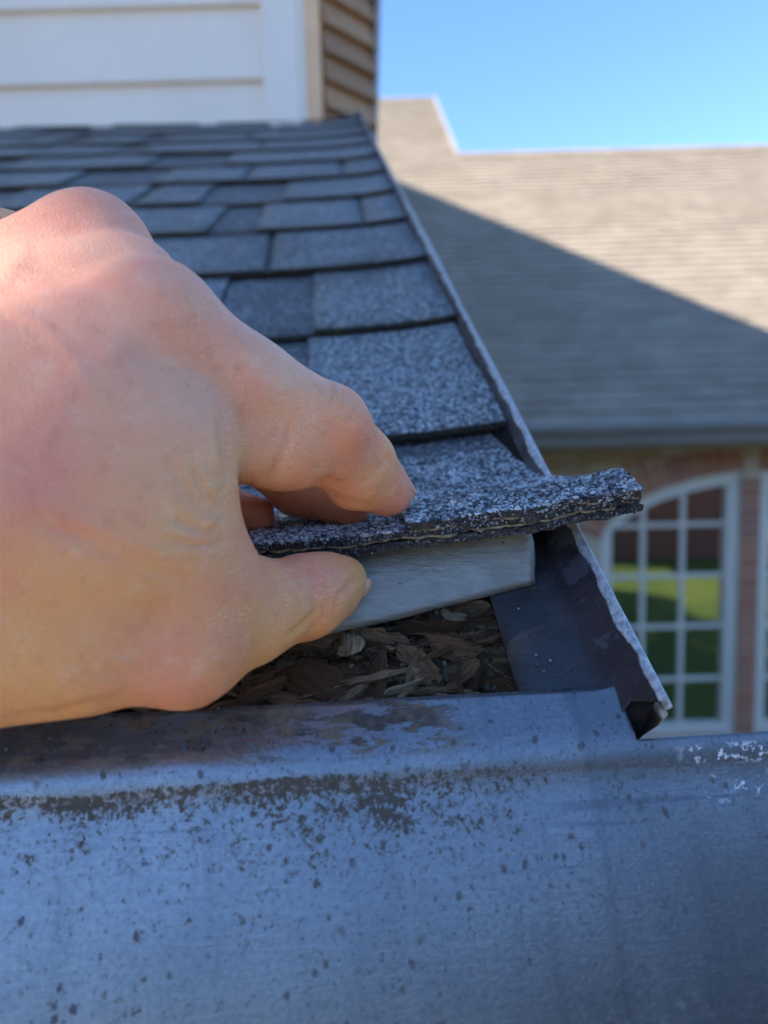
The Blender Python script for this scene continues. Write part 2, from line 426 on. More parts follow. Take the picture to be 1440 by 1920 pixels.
# stepped courses, each a real overlapping row
EXPO = 0.143
V, Fc = [], []
n_c = int(ridge_high/EXPO)+1
for i in range(n_c):
    t0, t1 = i*EXPO, min((i+1)*EXPO, ridge_high)
    if t0 < ridge_low-1e-6:
        t1 = min(t1, ridge_low) if t1 < ridge_low+EXPO*0.6 else t1
        xr0 = xr1 = 14.0
    else:
        k0 = (t0-ridge_low)/(ridge_high-ridge_low); k1 = (t1-ridge_low)/(ridge_high-ridge_low)
        xr0 = x_step_bot+(x_step_top-x_step_bot)*k0; xr1 = x_step_bot+(x_step_top-x_step_bot)*k1
    nseg = 60
    xs0 = np.linspace(-9, xr0, nseg+1); xs1 = np.linspace(-9, xr1, nseg+1)
    b = len(V)
    for a, c2 in zip(xs0, xs1):
        wob = 0.004*math.sin(a*5.1+i*2.7)+0.003*math.sin(a*13+i)
        V += [rpt(a, t0-0.006+wob*.6, 0.0), rpt(a, t0-0.006+wob*.6, 0.014+wob*0.4), rpt(c2, t1, 0.001)]
    for j in range(nseg):
        q = b+3*j
        Fc += [(q, q+3, q+4, q+1), (q+1, q+4, q+5, q+2)]
nroof = put('roof', mesh('roof', V, Fc), nh, M_TANROOF)
# ridge caps and the far slope of the roof, so that it is a closed roof
for (xa, xb, t) in ((x_step_bot-0.05, 14.0, ridge_low), (-9, x_step_top+.02, ridge_high)):
    nn = int((xb-xa)/0.2)
    cap = []
    for j in range(nn):
        x0 = xa+j*0.2; o = rpt(x0, t, 0.0); dn = -EYN*0  # small saddle piece
        down = -RU*0.13; back = (EYN*math.cos(PITCHN)-EZ*math.sin(PITCHN))*0.13
        up = EZ*0.03
        p = [o+up+EXN*.0, o+up+EXN*.215+EZ*.006, o+down+EXN*.215+EZ*.03, o+down+EZ*.022, o+back+EXN*.215+EZ*.03, o+back+EZ*.022]
        cap.append((p, [(0, 3, 2, 1), (0, 1, 4, 5)]))
    c = put('ridge_cap', mesh('ridge_cap', *merge(cap)), nh, M_TANROOF); c['kind'] = 'stuff'
V = []
for x, t in ((-9, ridge_high), (x_step_top, ridge_high), (x_step_bot, ridge_low), (14, ridge_low)): V.append(rpt(x, t, 0))
back = (EYN*math.cos(PITCHN)-EZ*math.sin(PITCHN))
V += [V[0]+back*ridge_high, V[1]+back*ridge_high, V[2]+back*ridge_low, V[3]+back*ridge_low]
put('rear_roof_slope', mesh('rear_roof_slope', V, [(0, 1, 5, 4), (1, 2, 6, 5), (2, 3, 7, 6)]), nh, M_TANROOF)
V = [rpt(x_step_bot, ridge_low, .0), rpt(x_step_top, ridge_high, .0)]
# light trim along the step of the roof
a, b = rpt(x_step_bot, ridge_low, 0.02), rpt(x_step_top, ridge_high, 0.02)
put('rake_trim', mesh('rake_trim', boxv(a, EXN*.03, b-a, RN*.02), BOXF), nh, plain('pale_rake_trim', (0.36, 0.32, 0.27)))
# gutter (open top, rolled front) and fascia
gx0, gx1 = -9.0, 14.0
gp = [(0.0, 0.012), (-0.11, 0.012), (-0.125, 0.0), (-0.125, -0.025), (-0.11, -0.055), (-0.085, -0.075), (-0.07, -0.14), (0.0, -0.14)]
gz = e0[2]; V = []
for x in (gx0, gx1):
    for y, z in gp: V.append(e0+EXN*x+EYN*(y+0.03)+EZ*(z+0.0))
n = len(gp); Fc = [(i, i+1, i+1+n, i+n) for i in range(1, n-1)]
put('gutter', mesh('gutter', V, Fc), nh, M_GUTTER)
for x in np.arange(gx0+1.2, gx1, 1.6):
    put('gutter_strap', mesh('gutter_strap', boxv(e0+EXN*x+EYN*(-.096)+EZ*.014, EXN*.025, EYN*.13, EZ*.004), BOXF), nh, M_GUTTER)
put('fascia', mesh('fascia', boxv(e0+EXN*gx0+EYN*.032-EZ*.19, EXN*(gx1-gx0), EYN*.025, EZ*.18), BOXF), nh, M_SOFFIT)
WD = 5.0                                            # distance of the brick face
put('soffit', mesh('soffit', boxv(nworld(gx0, NE[1]+.06, e0[2]-.19), EXN*(gx1-gx0), EYN*(WD-NE[1]+.1), EZ*.012), BOXF), nh, M_SOFFIT)

# window outline in local (lx, z) at the brick face, from the picture
def fl(px, py, d=WD): q = nloc(far(px, py, d)); return q[0], q[2]
WX0 = fl(1128, 1100)[0]; WX1 = fl(1386, 1100)[0]; WZ0 = fl(1300, 1382)[1]
arch_px = [(1126, 1010), (1140, 985), (1165, 961), (1200, 938), (1245, 917), (1300, 900), (1345, 890), (1387, 884)]
ARCH = np.array([fl(*p) for p in arch_px]); ARCH[0, 0] = WX0; ARCH[-1, 0] = WX1
def arch_z(x): return np.interp(x, ARCH[:, 0], ARCH[:, 1])
W2X0 = fl(1424, 1100)[0]; W2X1 = W2X0+(WX1-WX0)
def arch2_z(x): return np.interp(W2X0+W2X1-np.asarray(x)-W2X0+WX0, ARCH[:, 0], ARCH[:, 1])
ZTOP = e0[2]-0.185
def in_window(x, z, pad=0.0):
    if WX0-pad < x < WX1+pad and WZ0-pad*.2 < z < arch_z(np.clip(x, WX0, WX1))+pad: return True
    if W2X0-pad < x < W2X1+pad and WZ0-pad*.2 < z < arch2_z(np.clip(x, W2X0, W2X1))+pad: return True
    return False
# mortar core of the wall: columns round the openings
parts = []
xs = np.unique(np.concatenate([[-9, WX0, WX1, W2X0, W2X1, 14], np.linspace(WX0, WX1, 26), np.linspace(W2X0, W2X1, 26)]))
for a, b in zip(xs[:-1], xs[1:]):
    m_ = (a+b)/2
    col = lambda z0a, z0b, z1: parts.append(([nworld(a, WD+.012, z0a), nworld(b, WD+.012, z0b), nworld(b, WD+.2, z0b), nworld(a, WD+.2, z0a), nworld(a, WD+.012, z1), nworld(b, WD+.012, z1), nworld(b, WD+.2, z1), nworld(a, WD+.2, z1)], BOXF))
    if WX0 < m_ < WX1: col(arch_z(a), arch_z(b), ZTOP); col(GROUND, GROUND, WZ0)
    elif W2X0 < m_ < W2X1: col(arch2_z(a), arch2_z(b), ZTOP); col(GROUND, GROUND, WZ0)
    else: col(GROUND, GROUND, ZTOP)
wall = put('wall', mesh('wall', *merge(parts)), nh, M_MORTAR)
# bricks one by one where the picture shows the wall
def brick_mat():
    m = MT('mixed_bricks'); r = m.rnd()
    c = m.ramp(r, [(0.0, (0.50, 0.36, 0.23)), (0.22, (0.60, 0.46, 0.31)), (0.45, (0.52, 0.33, 0.22)), (0.65, (0.42, 0.20, 0.13)), (0.85, (0.64, 0.54, 0.42)), (1.0, (0.5, 0.28, 0.19))])
    c = m.mix(m.math('MULTIPLY', m.noise(25, 4), 0.4), c, (0.2, 0.12, 0.08))
    m.set(color=c, rough=0.85, normal=m.bump(m.noise(120, 4), 0.003)); return m.m
M_BRICK = brick_mat()
def redbrick_piece():
    m = MT('arch_bricks'); r = m.rnd()
    c = m.ramp(r, [(0.0, (0.46, 0.18, 0.11)), (0.5, (0.55, 0.27, 0.17)), (1.0, (0.42, 0.19, 0.14))])
    m.set(color=m.mix(m.math('MULTIPLY', m.noise(25, 4), 0.3), c, (0.2, 0.1, 0.08)), rough=0.85, normal=m.bump(m.noise(120, 4), 0.003)); return m.m
M_ARCHB = redbrick_piece()
bw, bh = 0.2, 0.065
def unit_brick(wd, ht, mat):
    me = box('brick', -EXN*wd/2-EZ*ht/2, EXN*wd, EYN*.05, EZ*ht, 0.004); me.materials.append(mat); return me
ME_B = unit_brick(bw, bh, M_BRICK); ME_H = unit_brick(0.095, bh, M_BRICK); ME_P = unit_brick(0.135, bh, M_ARCHB); ME_A = unit_brick(0.062, 0.19, M_ARCHB)
def place(me, x, z, rot=0.0, depth=0.0):
    o = bpy.data.objects.new('brick', me); COL.objects.link(o); o.parent = wall
    p = Vector(nworld(x, WD+depth, z))
    o.matrix_local = Matrix.Translation(p) @ (Matrix.Rotation(rot, 4, Vector(EYN)) if rot else Matrix())
    return o
PIER_C = (WX1+W2X0)/2
nb_ = 0
z = ZTOP-bh/2-0.004; row = 0
xv0 = fl(1000, 900)[0]
while z > fl(1300, 1440)[1]:
    x = xv0+(0.105 if row % 2 else 0)
    while x < W2X1+0.35 and x < fl(1500, 900)[0]:
        inpier = WX1-.02 < x < W2X0+.02 and z < ARCH[-1, 1]-0.02
        if not inpier and not in_window(x, z, 0.10+0.02) and not (in_window(x, z, 0.235) and z > ARCH[0, 1]-.02):
            place(ME_B, x, z, 0, random.uniform(-.002, .002)); nb_ += 1
        elif not inpier and not in_window(x, z, 0.05) and z < ARCH[0, 1]:
            for dx in (-.052, .052):
                if not in_window(x+dx, z, 0.045): place(ME_H, x+dx, z)
        x += 0.21
    if z < ARCH[-1, 1]-0.02: place(ME_P, PIER_C, z, 0, random.uniform(-.002, .002))
    z -= 0.075; row += 1
# the arch: bricks on end following the curve
for mirror in (0, 1):
    seg = np.linalg.norm(np.diff(ARCH, axis=0), axis=1); tot = seg.sum(); cum = np.concatenate([[0], np.cumsum(seg)])
    for d in np.arange(0.02, tot, 0.072):
        x = np.interp(d, cum, ARCH[:, 0]); zz = np.interp(d, cum, ARCH[:, 1])
        x2 = np.interp(d+.05, cum, ARCH[:, 0]); z2 = np.interp(d+.05, cum, ARCH[:, 1]); x1 = np.interp(d-.05, cum, ARCH[:, 0]); z1 = np.interp(d-.05, cum, ARCH[:, 1])
        t = np.array([x2-x1, z2-z1]); t /= np.linalg.norm(t); nn_ = np.array([-t[1], t[0]])
        c = np.array([x, zz])+nn_*0.105
        ang = -math.atan2(t[1], t[0])
        if mirror: c[0] = W2X0+W2X1-(c[0]-WX0+W2X0); ang = -ang
        if c[0] < W2X0+0.4: place(ME_A, c[0], c[1], ang, -0.006)

# windows: curved white frame, bars, one glass pane for each light
def glass_mat():
    m = MT('window_glass')
    tr = m.n('ShaderNodeBsdfTransparent'); tr.inputs[0].default_value = (0.75, 0.8, 0.78, 1)
    gl = m.n('ShaderNodeBsdfGlossy'); gl.inputs['Roughness'].default_value = 0.01; gl.inputs['Color'].default_value = (0.95, 0.97, 0.95, 1)
    mx = m.n('ShaderNodeMixShader'); mx.inputs[0].default_value = 0.62
    m.t.links.new(tr.outputs[0], mx.inputs[1]); m.t.links.new(gl.outputs[0], mx.inputs[2]); m.t.links.new(mx.outputs[0], m.out.inputs[0])
    return m.m
M_GLASS = glass_mat()
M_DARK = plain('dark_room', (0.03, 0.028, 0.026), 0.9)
def window(x0, x1, az, bars_x, bars_z, xlim):
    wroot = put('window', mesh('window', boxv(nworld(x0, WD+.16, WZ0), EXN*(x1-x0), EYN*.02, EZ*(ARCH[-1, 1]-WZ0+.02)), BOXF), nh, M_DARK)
    # outer frame: swept band along jamb - arch - jamb - sill
    X = np.linspace(x0, x1, 28); out = [(x0, WZ0)]+[(x, float(az(x))) for x in X]+[(x1, WZ0)]
    fw = 0.085; xin = np.linspace(x0+fw, x1-fw, 28)
    inn = [(x0+fw, WZ0+fw)]+[(x, float(az(x))-fw*1.05) for x in xin]+[(x1-fw, WZ0+fw)]
    n = len(out); V = []
    for dd in (WD+.035, WD+.12):
        for (x, z) in out: V.append(nworld(x, dd, z))
        for (x, z) in inn: V.append(nworld(x, dd, z))
    Fc = []
    for i in range(n):
        j = (i+1) % n
        Fc += [(i, j, n+j, n+i), (2*n+i, 3*n+i, 3*n+j, 2*n+j), (n+i, n+j, 3*n+j, 3*n+i), (i, 2*n+i, 2*n+j, j)]
    put('frame', mesh('frame', V, Fc), wroot, M_BEIGE)
    put('sill', box('sill', nworld(x0-.05, WD-.03, WZ0-.05), EXN*(x1-x0+.1), EYN*.12, EZ*.05, .006), wroot, M_BEIGE)
    bwid = 0.038
    for bx in bars_x:
        zt = float(az(bx))-fw
        put('glazing_bar', box('glazing_bar', nworld(bx-bwid/2, WD+.06, WZ0+fw-.01), EXN*bwid, EYN*.03, EZ*(zt-WZ0-fw+.02), .006), wroot, M_BEIGE)
    for bz in bars_z:
        xl = xin[np.argmax(np.array([az(x) for x in xin])-fw > bz)]; xr = xin[len(xin)-1-np.argmax((np.array([az(x) for x in xin])-fw > bz)[::-1])]
        put('glazing_bar', box('glazing_bar', nworld(xl-.03, WD+.064, bz-bwid*.45), EXN*(xr-xl+.06), EYN*.022, EZ*bwid*.9, .005), wroot, M_BEIGE)
    gx = [x0+fw-.02]+list(bars_x)+[x1-fw+.02]; gzz = [WZ0+fw-.02]+sorted(bars_z)+[ARCH[-1, 1]-fw+.03]
    for a, b in zip(gx[:-1], gx[1:]):
        for c, d in zip(gzz[:-1], gzz[1:]):
            if max(az(a), az(b)) > c+fw:
                tilt = random.uniform(-.005, .005)
                put('pane', mesh('pane', [nworld(a, WD+.078, c), nworld(b, WD+.078+tilt, c), nworld(b, WD+.078+tilt, d), nworld(a, WD+.078, d)], [(0, 1, 2, 3)]), wroot, M_GLASS)
    return wroot
BX = [fl(1205, 1100, WD+.06)[0], fl(1279, 1100, WD+.06)[0]]
BZ = [fl(1250, y, WD+.06)[1] for y in (985, 1081, 1176, 1275)]
window(WX0, WX1, arch_z, BX, BZ, None)
window(W2X0, W2X1, arch2_z, [W2X0+W2X1-b+WX0-W2X0+0*WX1 if False else W2X0+(WX1-b) for b in BX][::-1], BZ, None)

# ================================================================== the low roof in front: deck and shingles
def sag(X):
    """the roof surface rises towards the rake edge (shingles ride up on the metal)"""
    X = np.minimum(np.asarray(X, float), 0.0)
    return -0.011*(1-np.exp((X+0.008)/0.055))*(X < -.008) - 0.024*np.maximum(0, -X-0.1)
M_WOODDECK = plain('dark_wet_decking', (0.035, 0.024, 0.017), 0.9, 0.4, 60, 0.002, 300)
S_END = 2.05
lr = empty('shingle_roof', (0, 0, 0))
tag(lr, 'low grey blue asphalt shingle roof running up to the white sided wall', 'roof')
Xs = np.concatenate([np.linspace(-2.4, -0.2, 12), np.linspace(-0.18, -0.006, 10)])
ss = np.array([0.12, 0.5, 1.0, 1.5, S_END])
G1, G2 = np.meshgrid(Xs, ss, indexing='ij')
put('roof_deck', sheet('roof_deck', roofp(G1, G2, sag(G1)-0.010), roofp(G1, G2, sag(G1)-0.026)), lr, M_WOODDECK)
# walls below the low roof
put('fascia_board', box('fascia_board', (-2.4, 0.004, -0.19), (2.385, 0, 0), (0, 0.02, 0), (0, 0, 0.165)), lr, plain('old_fascia_wood', (0.10, 0.07, 0.05), 0.8, 0.3, 20))
put('wall', mesh('wall', [(-2.4, 0.05, GROUND), (-0.05, 0.05, GROUND), (-0.05, 0.05, -0.18), (-2.4, 0.05, -0.18), (-2.4, 1.9, GROUND), (-0.05, 1.9, GROUND), (-0.05, 1.9, 0.85), (-2.4, 1.9, 0.85), (-0.05, 0.4, 0.15), (-2.4, 0.4, 0.15)],
                     [(0, 1, 2, 3), (1, 5, 6, 8, 2), (4, 7, 6, 5), (0, 3, 9, 7, 4), (3, 2, 8, 9), (9, 8, 6, 7)]), lr, M_REDBRICK)

S0, E0 = 0.1716, 0.143           # front edge of the first full course, exposure
def course_h(u):                  # height of a shingle's underside over the surface, u = 0 at its front edge .. 1 at the next course
    return 0.0062*(1-u)+0.0008*u-0.006
def slab_piece(name, xa, xb, sa, sb, hfun, thick, jag=0.0012, skew=0.0, seed=0, nx=None):
    nx = nx or max(3, int((xb-xa)/0.02)+2); ns = 5
    U = np.linspace(0, 1, nx); W = np.linspace(0, 1, ns)**1.0
    X = xa+(xb-xa)*U[:, None]+skew*(W[None]-0.5)*np.where(U[:, None] < .5, 1, 1)
    S = sa+(sb-sa)*W[None]+0*X
    jx = vnoise(np.stack([X[:, 0]*120, 0*X[:, 0]+seed*7.3, 0*X[:, 0]], -1), 1.0, seed)
    S[:, 0] += jag*jx
    jr = vnoise(np.stack([S[0]*140, 0*S[0]+seed*3.1, 0*S[0]], -1), 1.0, seed+3)
    X[-1] += jag*jr; X[0] += jag*vnoise(np.stack([S[0]*140, 0*S[0]+seed*5.1, 0*S[0]], -1), 1.0, seed+9)
    H = sag(X)+hfun((S-sa)/(E0))+0.0006*vnoise(np.stack([X*9, S*9, 0*X+seed], -1), 1.0, 11)
    return sheet(name, roofp(X, S, H+thick), roofp(X, S, H))
def two_mats(me, mtop, medge):
    """front and side faces take the cut-edge material"""
    me.materials.clear(); me.materials.append(mtop); me.materials.append(medge)
    nrm = np.empty(len(me.polygons)*3); me.polygons.foreach_get('normal', nrm); nrm = nrm.reshape(-1, 3)
    me.polygons.foreach_set('material_index', ((nrm @ SN) < 0.55).astype(np.int32))
    return me
SHX = -0.0085                      # shingles end just short of the rake metal's crest
N_COURSE = 13
# tab edges read off the picture for the nearest courses (X positions of joints), random further up
tabs_known = {0: [(-0.101, SHX), (-0.26, -0.125), (-0.46, -0.30)],
              1: [(-0.098, SHX), (-0.35, -0.165)],
              2: [(-0.135, SHX), (-0.29, -0.140), (-0.55, -0.37)],
              3: [(-0.048, SHX), (-0.155, -0.052), (-0.36, -0.20)],
              4: [(-0.135, SHX), (-0.30, -0.23), (-0.47, -0.31)],
              5: [(-0.06, SHX), (-0.19, -0.065), (-0.31, -0.195), (-0.62, -0.43)]}
for n in range(N_COURSE):
    sa = S0+E0*n
    xr = SHX
    rr = random.Random(100+n)
    cuts = [xr]; x = xr-rr.uniform(0.35, 0.9)
    while x > -2.3: cuts.append(x); x -= 0.95
    cuts.append(-2.38)
    tabs = list(tabs_known.get(n, []))
    x = min([t[0] for t in tabs], default=xr)-(rr.uniform(0.02, .1) if tabs else 0)
    while x > -2.2:
        wd = rr.uniform(0.11, 0.24); tabs.append((x-wd, x)); x -= wd+(rr.uniform(0.012, 0.12) if rr.random() < 0.7 else 0.003)
    for q, (b, a) in enumerate(zip(cuts[:-1], cuts[1:])):
        sh = put('shingle', two_mats(slab_piece('shingle', a+.001, b, sa, sa+E0+.05, course_h, 0.0034, seed=n*17+q), M_BASE, M_ASPH), lr, None)
        for k, (ta, tb) in enumerate(tabs):
            if a <= (ta+tb)/2 < b:
                t = link('tab', two_mats(slab_piece('tab', ta, tb-.0005, sa-rr.uniform(0.001, .003), sa+E0+.012, lambda u: course_h(u)+0.0034+0.0002, 0.0030, seed=n*31+k, skew=rr.uniform(-.006, .006) if n > 1 else 0), M_TAB, M_ASPH), sh)

# ================================================================== white sided wall above, with its angled brown return
dw = empty('dormer_wall', tuple(at(540, 225, 1.5)))
tag(dw, 'white lap sided wall with corner board standing on the top of the low roof', 'wall')
DQ = at(585, 222, 1.5); DD = (DQ-CAM) @ EYN
def dpt(px, py, off=0.0): return far(px, py, DD-off)
ZL = [dpt(250, y)[2] for y in (262, 162, 22)]; expo = ZL[1]-ZL[2]; expo = abs(ZL[2]-ZL[1])
zb = dpt(250, 162)[2]
cornl = nloc(dpt(497, 120))[0]; cornr = nloc(dpt(582, 120))[0]
xleft = -1.9
k0 = -1
for i in range(-2, 9):
    z0 = zb+i*expo
    pr = [(0.020, 0.0), (0.020, 0.004), (0.004, expo+0.02), (0.0, expo+.02), (0.0, 0.0)]   # clapboard: thick butt, thin top
    V = []
    lx0, lx1 = xleft, cornl+.002
    for lx in (lx0, lx1):
        for o_, z in pr: V.append(nworld(lx, DD-o_, z0+z))
    n = len(pr); Fc = [tuple(range(n-1, -1, -1)), tuple(range(n, 2*n))]+[(j, (j+1) % n, (j+1) % n+n, j+n) for j in range(n)]
    put('siding_board', mesh('siding_board', V, Fc), dw, M_SIDING)
ZB, ZT = dpt(540, 300)[2]-.1, zb+9*expo
put('wall_sheathing', mesh('wall_sheathing', boxv(nworld(xleft, DD+.002, ZB-.1), EXN*(cornr-xleft-.004), EYN*.1, EZ*(ZT-ZB+.1)), BOXF), dw, M_SIDING)
put('corner_board', box('corner_board', nworld(cornl, DD-.026, ZB), EXN*(cornr-cornl-.022), EYN*.025, EZ*(ZT-ZB), .003), dw, M_TRIM)
put('corner_bead', box('corner_bead', nworld(cornr-.0215, DD-.022, ZB), EXN*.012, EYN*.05, EZ*(ZT-ZB), .003), dw, M_TRIM)
M_TANTRIM = plain('tan_trim_board', (0.88, 0.57, 0.34), 0.55, 0.08, 9, .0005, 90)
ex45 = (EXN+EYN)/math.sqrt(2); en45 = (EXN-EYN)/math.sqrt(2)
cbase = nworld(cornr-.009, DD-.02, 0)
put('tan_corner_post', box('tan_corner_post', cbase+EZ*ZB, EXN*.033, EYN*.04, EZ*(ZT-ZB), .002), dw, M_TANTRIM)
# angled return with brown lapped boards
def brown_mat():
    m = MT('brown_cedar_boards')
    n = m.noise(30, 5, 0.65, vec=m.mapped(scale=(1, 1, 8)))
    c = m.ramp(n, [(0.25, (0.34, 0.18, 0.09)), (0.6, (0.52, 0.29, 0.16)), (0.85, (0.62, 0.38, 0.22))])
    c = m.mix(m.math('MULTIPLY', m.rnd(), 0.45), c, (0.13, 0.075, 0.05))
    m.set(color=c, rough=0.7, normal=m.bump(n, .002)); return m.m
M_BROWN = brown_mat()
p45 = nworld(cornr+.022, DD+.005, 0); wlen = 0.150
bstep = 0.0575
for i in range(-3, 32):
    z0 = zb+i*bstep
    if z0 > ZT: break
    V = []
    for tt in (0.0, wlen):
        for o_, z in ((0.024, 0.0), (0.023, 0.004), (0.002, bstep+.012), (-.004, bstep+.012), (-.004, 0.0)):
            V.append(p45+ex45*tt+en45*o_+EZ*(z0+z))
    n = 5; Fc = [tuple(range(n-1, -1, -1)), tuple(range(n, 2*n))]+[(j, (j+1) % n, (j+1) % n+n, j+n) for j in range(n)]
    put('brown_board', mesh('brown_board', V, Fc), dw, M_BROWN)
put('return_sheathing', mesh('return_sheathing', boxv(p45+en45*(-.03)+EZ*(ZB-.2), ex45*wlen, EZ*(ZT-ZB+.2), en45*.024), BOXF), dw, M_BROWN)
# leaning end trim: dark corner strip and grey metal edge
tA, tB = far(686, 222, DD+.11), far(700, -160, DD+.11)
put('end_trim', box('end_trim', tA-EXN*.012-EZ*.25-(tB-tA)*0.0, EXN*.014, EYN*.10, (tB-tA)*2.2+EZ*.25, .001), dw, plain('dark_brown_trim', (0.07, 0.055, 0.045), 0.5))
put('metal_edge', box('metal_edge', tA+EXN*.0022-EZ*.25-EYN*.012, EXN*.012, EYN*.08, (tB-tA)*2.2+EZ*.25, .001), dw, plain('grey_edge_metal', (0.33, 0.31, 0.29), 0.45))
# step flashing strip where wall meets roof, and the wedge of bare wall above the sagging shingles
a = [nworld(x, DD-.028, 0) for x in (xleft, cornl)]

# ================================================================== eave flashing (big blue grey metal face)
def eave_metal():
    m = MT('weathered_blue_grey_metal')
    s = m.sep()
    big = m.noise(18, 2, 0.6); fine = m.noise(800, 2, 0.7); brush = m.noise(60, 3, 0.7, vec=m.mapped(scale=(1, 30, 30))); mid = m.noise(120, 3, 0.7)
    col = m.mix(m.step(big, 0.3, 0.7), (0.235, 0.247, 0.265), (0.295, 0.307, 0.323))
    col = m.mix(m.math('MULTIPLY', m.step(fine, 0.38, 0.62), 0.42), col, (0.165, 0.175, 0.2))
    col = m.mix(m.math('MULTIPLY', m.step(brush, 0.5, 0.75), 0.2), col, (0.5, 0.515, 0.53))
    run = m.noise(95, 3, 0.65, vec=m.mapped(scale=(1, 0.03, 0.06)))
    col = m.mix(m.math('MULTIPLY', m.step(run, 0.5, 0.72), 0.38), col, (0.13, 0.14, 0.16))
    col = m.mix(m.math('MULTIPLY', m.step(run, 0.45, 0.25), 0.22), col, (0.42, 0.44, 0.47))
    # fine black specks everywhere, bigger drops here and there
    sp = m.math('MULTIPLY', m.step(m.noise(640, 4, 0.8, vec=m.mapped(scale=(1.0, 1.0, 0.8))), 0.575, 0.64), m.step(m.noise(35, 3, .6), 0.35, 0.6, 0.5, 1.0))
    sp2 = m.math('MULTIPLY', m.step(m.math('ADD', m.voro(185, vec=m.mapped(scale=(1.2, 1, 0.75))), m.math('MULTIPLY', m.math('SUBTRACT', m.noise(520, 4, 0.8), 0.5), 0.55)), 0.19, 0.13), m.step(m.noise(52, 2), 0.38, 0.52))
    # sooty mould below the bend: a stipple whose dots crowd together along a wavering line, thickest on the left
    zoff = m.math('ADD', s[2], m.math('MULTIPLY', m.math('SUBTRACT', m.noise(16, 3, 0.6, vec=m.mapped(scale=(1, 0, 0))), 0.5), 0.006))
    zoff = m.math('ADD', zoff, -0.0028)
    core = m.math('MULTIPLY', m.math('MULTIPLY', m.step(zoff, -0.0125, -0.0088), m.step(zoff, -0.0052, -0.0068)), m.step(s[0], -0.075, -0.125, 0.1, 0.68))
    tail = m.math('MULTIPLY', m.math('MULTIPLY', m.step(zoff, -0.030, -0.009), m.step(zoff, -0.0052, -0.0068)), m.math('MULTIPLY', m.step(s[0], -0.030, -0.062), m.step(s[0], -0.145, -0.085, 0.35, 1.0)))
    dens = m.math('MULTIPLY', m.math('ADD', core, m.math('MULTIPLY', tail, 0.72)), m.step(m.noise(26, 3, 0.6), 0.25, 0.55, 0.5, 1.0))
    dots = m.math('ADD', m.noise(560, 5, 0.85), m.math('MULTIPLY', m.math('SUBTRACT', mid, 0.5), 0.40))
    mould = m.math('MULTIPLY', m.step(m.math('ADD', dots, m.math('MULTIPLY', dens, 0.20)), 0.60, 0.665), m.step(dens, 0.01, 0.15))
    # brown dried dirt on the flat flange, left part
    sl = m.math('MULTIPLY', m.step(s[1], 0.0005, 0.004), m.step(s[0], -0.050, -0.066))
    dn = m.math('ADD', m.noise(80, 4, 0.7, vec=m.mapped(scale=(0.55, 1.6, 1.6))), m.math('MULTIPLY', m.math('SUBTRACT', mid, 0.5), 0.22))
    dirt = m.math('MULTIPLY', m.step(dn, 0.475, 0.54), sl)
    # white mineral crumbs on the right piece
    wr = m.math('MULTIPLY', m.step(s[0], -0.004, 0.004), m.math('ADD', m.math('MULTIPLY', m.step(zoff, -0.018, -0.014), m.step(zoff, -0.010, -0.0125)), m.math('MULTIPLY', m.step(s[2], -0.0065, -0.004), m.step(s[2], -0.0005, -0.002)), clamp=True))
    white = m.math('MULTIPLY', m.step(m.math('ADD', m.noise(420, 3, 0.7), m.math('MULTIPLY', m.noise(80, 2), 0.6)), 0.86, 0.92), wr)
    # darker right end of the flange, fading down the face
    dk = m.math('MULTIPLY', m.step(m.math('ADD', s[0], m.math('MULTIPLY', m.math('SUBTRACT', mid, .5), 0.006)), -0.0275, -0.0255), m.step(s[2], -0.05, 0.0))
    dk = m.math('MULTIPLY', dk, m.step(s[0], 0.004, -0.012))
    col = m.mix(m.math('MULTIPLY', dk, 0.42), col, (0.17, 0.185, 0.20))
    moss = m.math('MULTIPLY', m.step(m.noise(300, 4, 0.75), 0.50, 0.62), m.math('MULTIPLY', m.math('MULTIPLY', m.step(s[0], -0.030, -0.018), m.step(s[0], -0.006, -0.014)), m.math('MULTIPLY', m.step(s[2], -0.022, -0.012), m.step(s[2], -0.002, -0.008))))
    col = m.mix(m.math('MULTIPLY', moss, 0.55), col, (0.07, 0.08, 0.05))
    col = m.mix(m.math('MULTIPLY', sp, 0.85), col, (0.035, 0.04, 0.05))
    col = m.mix(m.math('MULTIPLY', sp2, 0.8), col, (0.045, 0.05, 0.065))
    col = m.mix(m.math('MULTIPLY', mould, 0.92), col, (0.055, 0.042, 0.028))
    col = m.mix(m.math('MULTIPLY', dirt, 0.9), col, m.mix(m.step(mid, .35, .65), (0.045, 0.024, 0.012), (0.19, 0.12, 0.065)))
    col = m.mix(white, col, (0.7, 0.74, 0.78))
    # long scratches
    scr = m.math('MULTIPLY', m.step(m.noise(30, 1, 0.5, vec=m.mapped(scale=(0.25, 4, 9), rot=(0, 0.25, 0)), dist=0.4), 0.655, 0.66), m.step(big, 0.5, 0.6))
    col = m.mix(m.math('MULTIPLY', scr, 0.4), col, (0.12, 0.135, 0.17))
    dirty = m.math('MAXIMUM', m.math('MAXIMUM', mould, dirt), m.math('MAXIMUM', white, m.math('MAXIMUM', sp, sp2)), clamp=True)
    rough = m.math('ADD', m.math('ADD', 0.27, m.math('MULTIPLY', big, 0.12)), m.math('MULTIPLY', dirty, 0.4))
    met = m.math('MULTIPLY', m.math('SUBTRACT', 1.0, dirty), 0.78)
    h = m.math('ADD', m.math('MULTIPLY', fine, 0.3), m.math('MULTIPLY', brush, 0.12))
    m.set(color=col, rough=rough, metal=met, spec=0.5, normal=m.bump(h, 0.0004, 0.8))
    return m.m
M_EAVE = eave_metal()
ef = empty('eave_flashing', (0, 0, 0))
tag(ef, 'blue grey weathered metal eave flashing with black specks below the rotted wood', 'flashing')
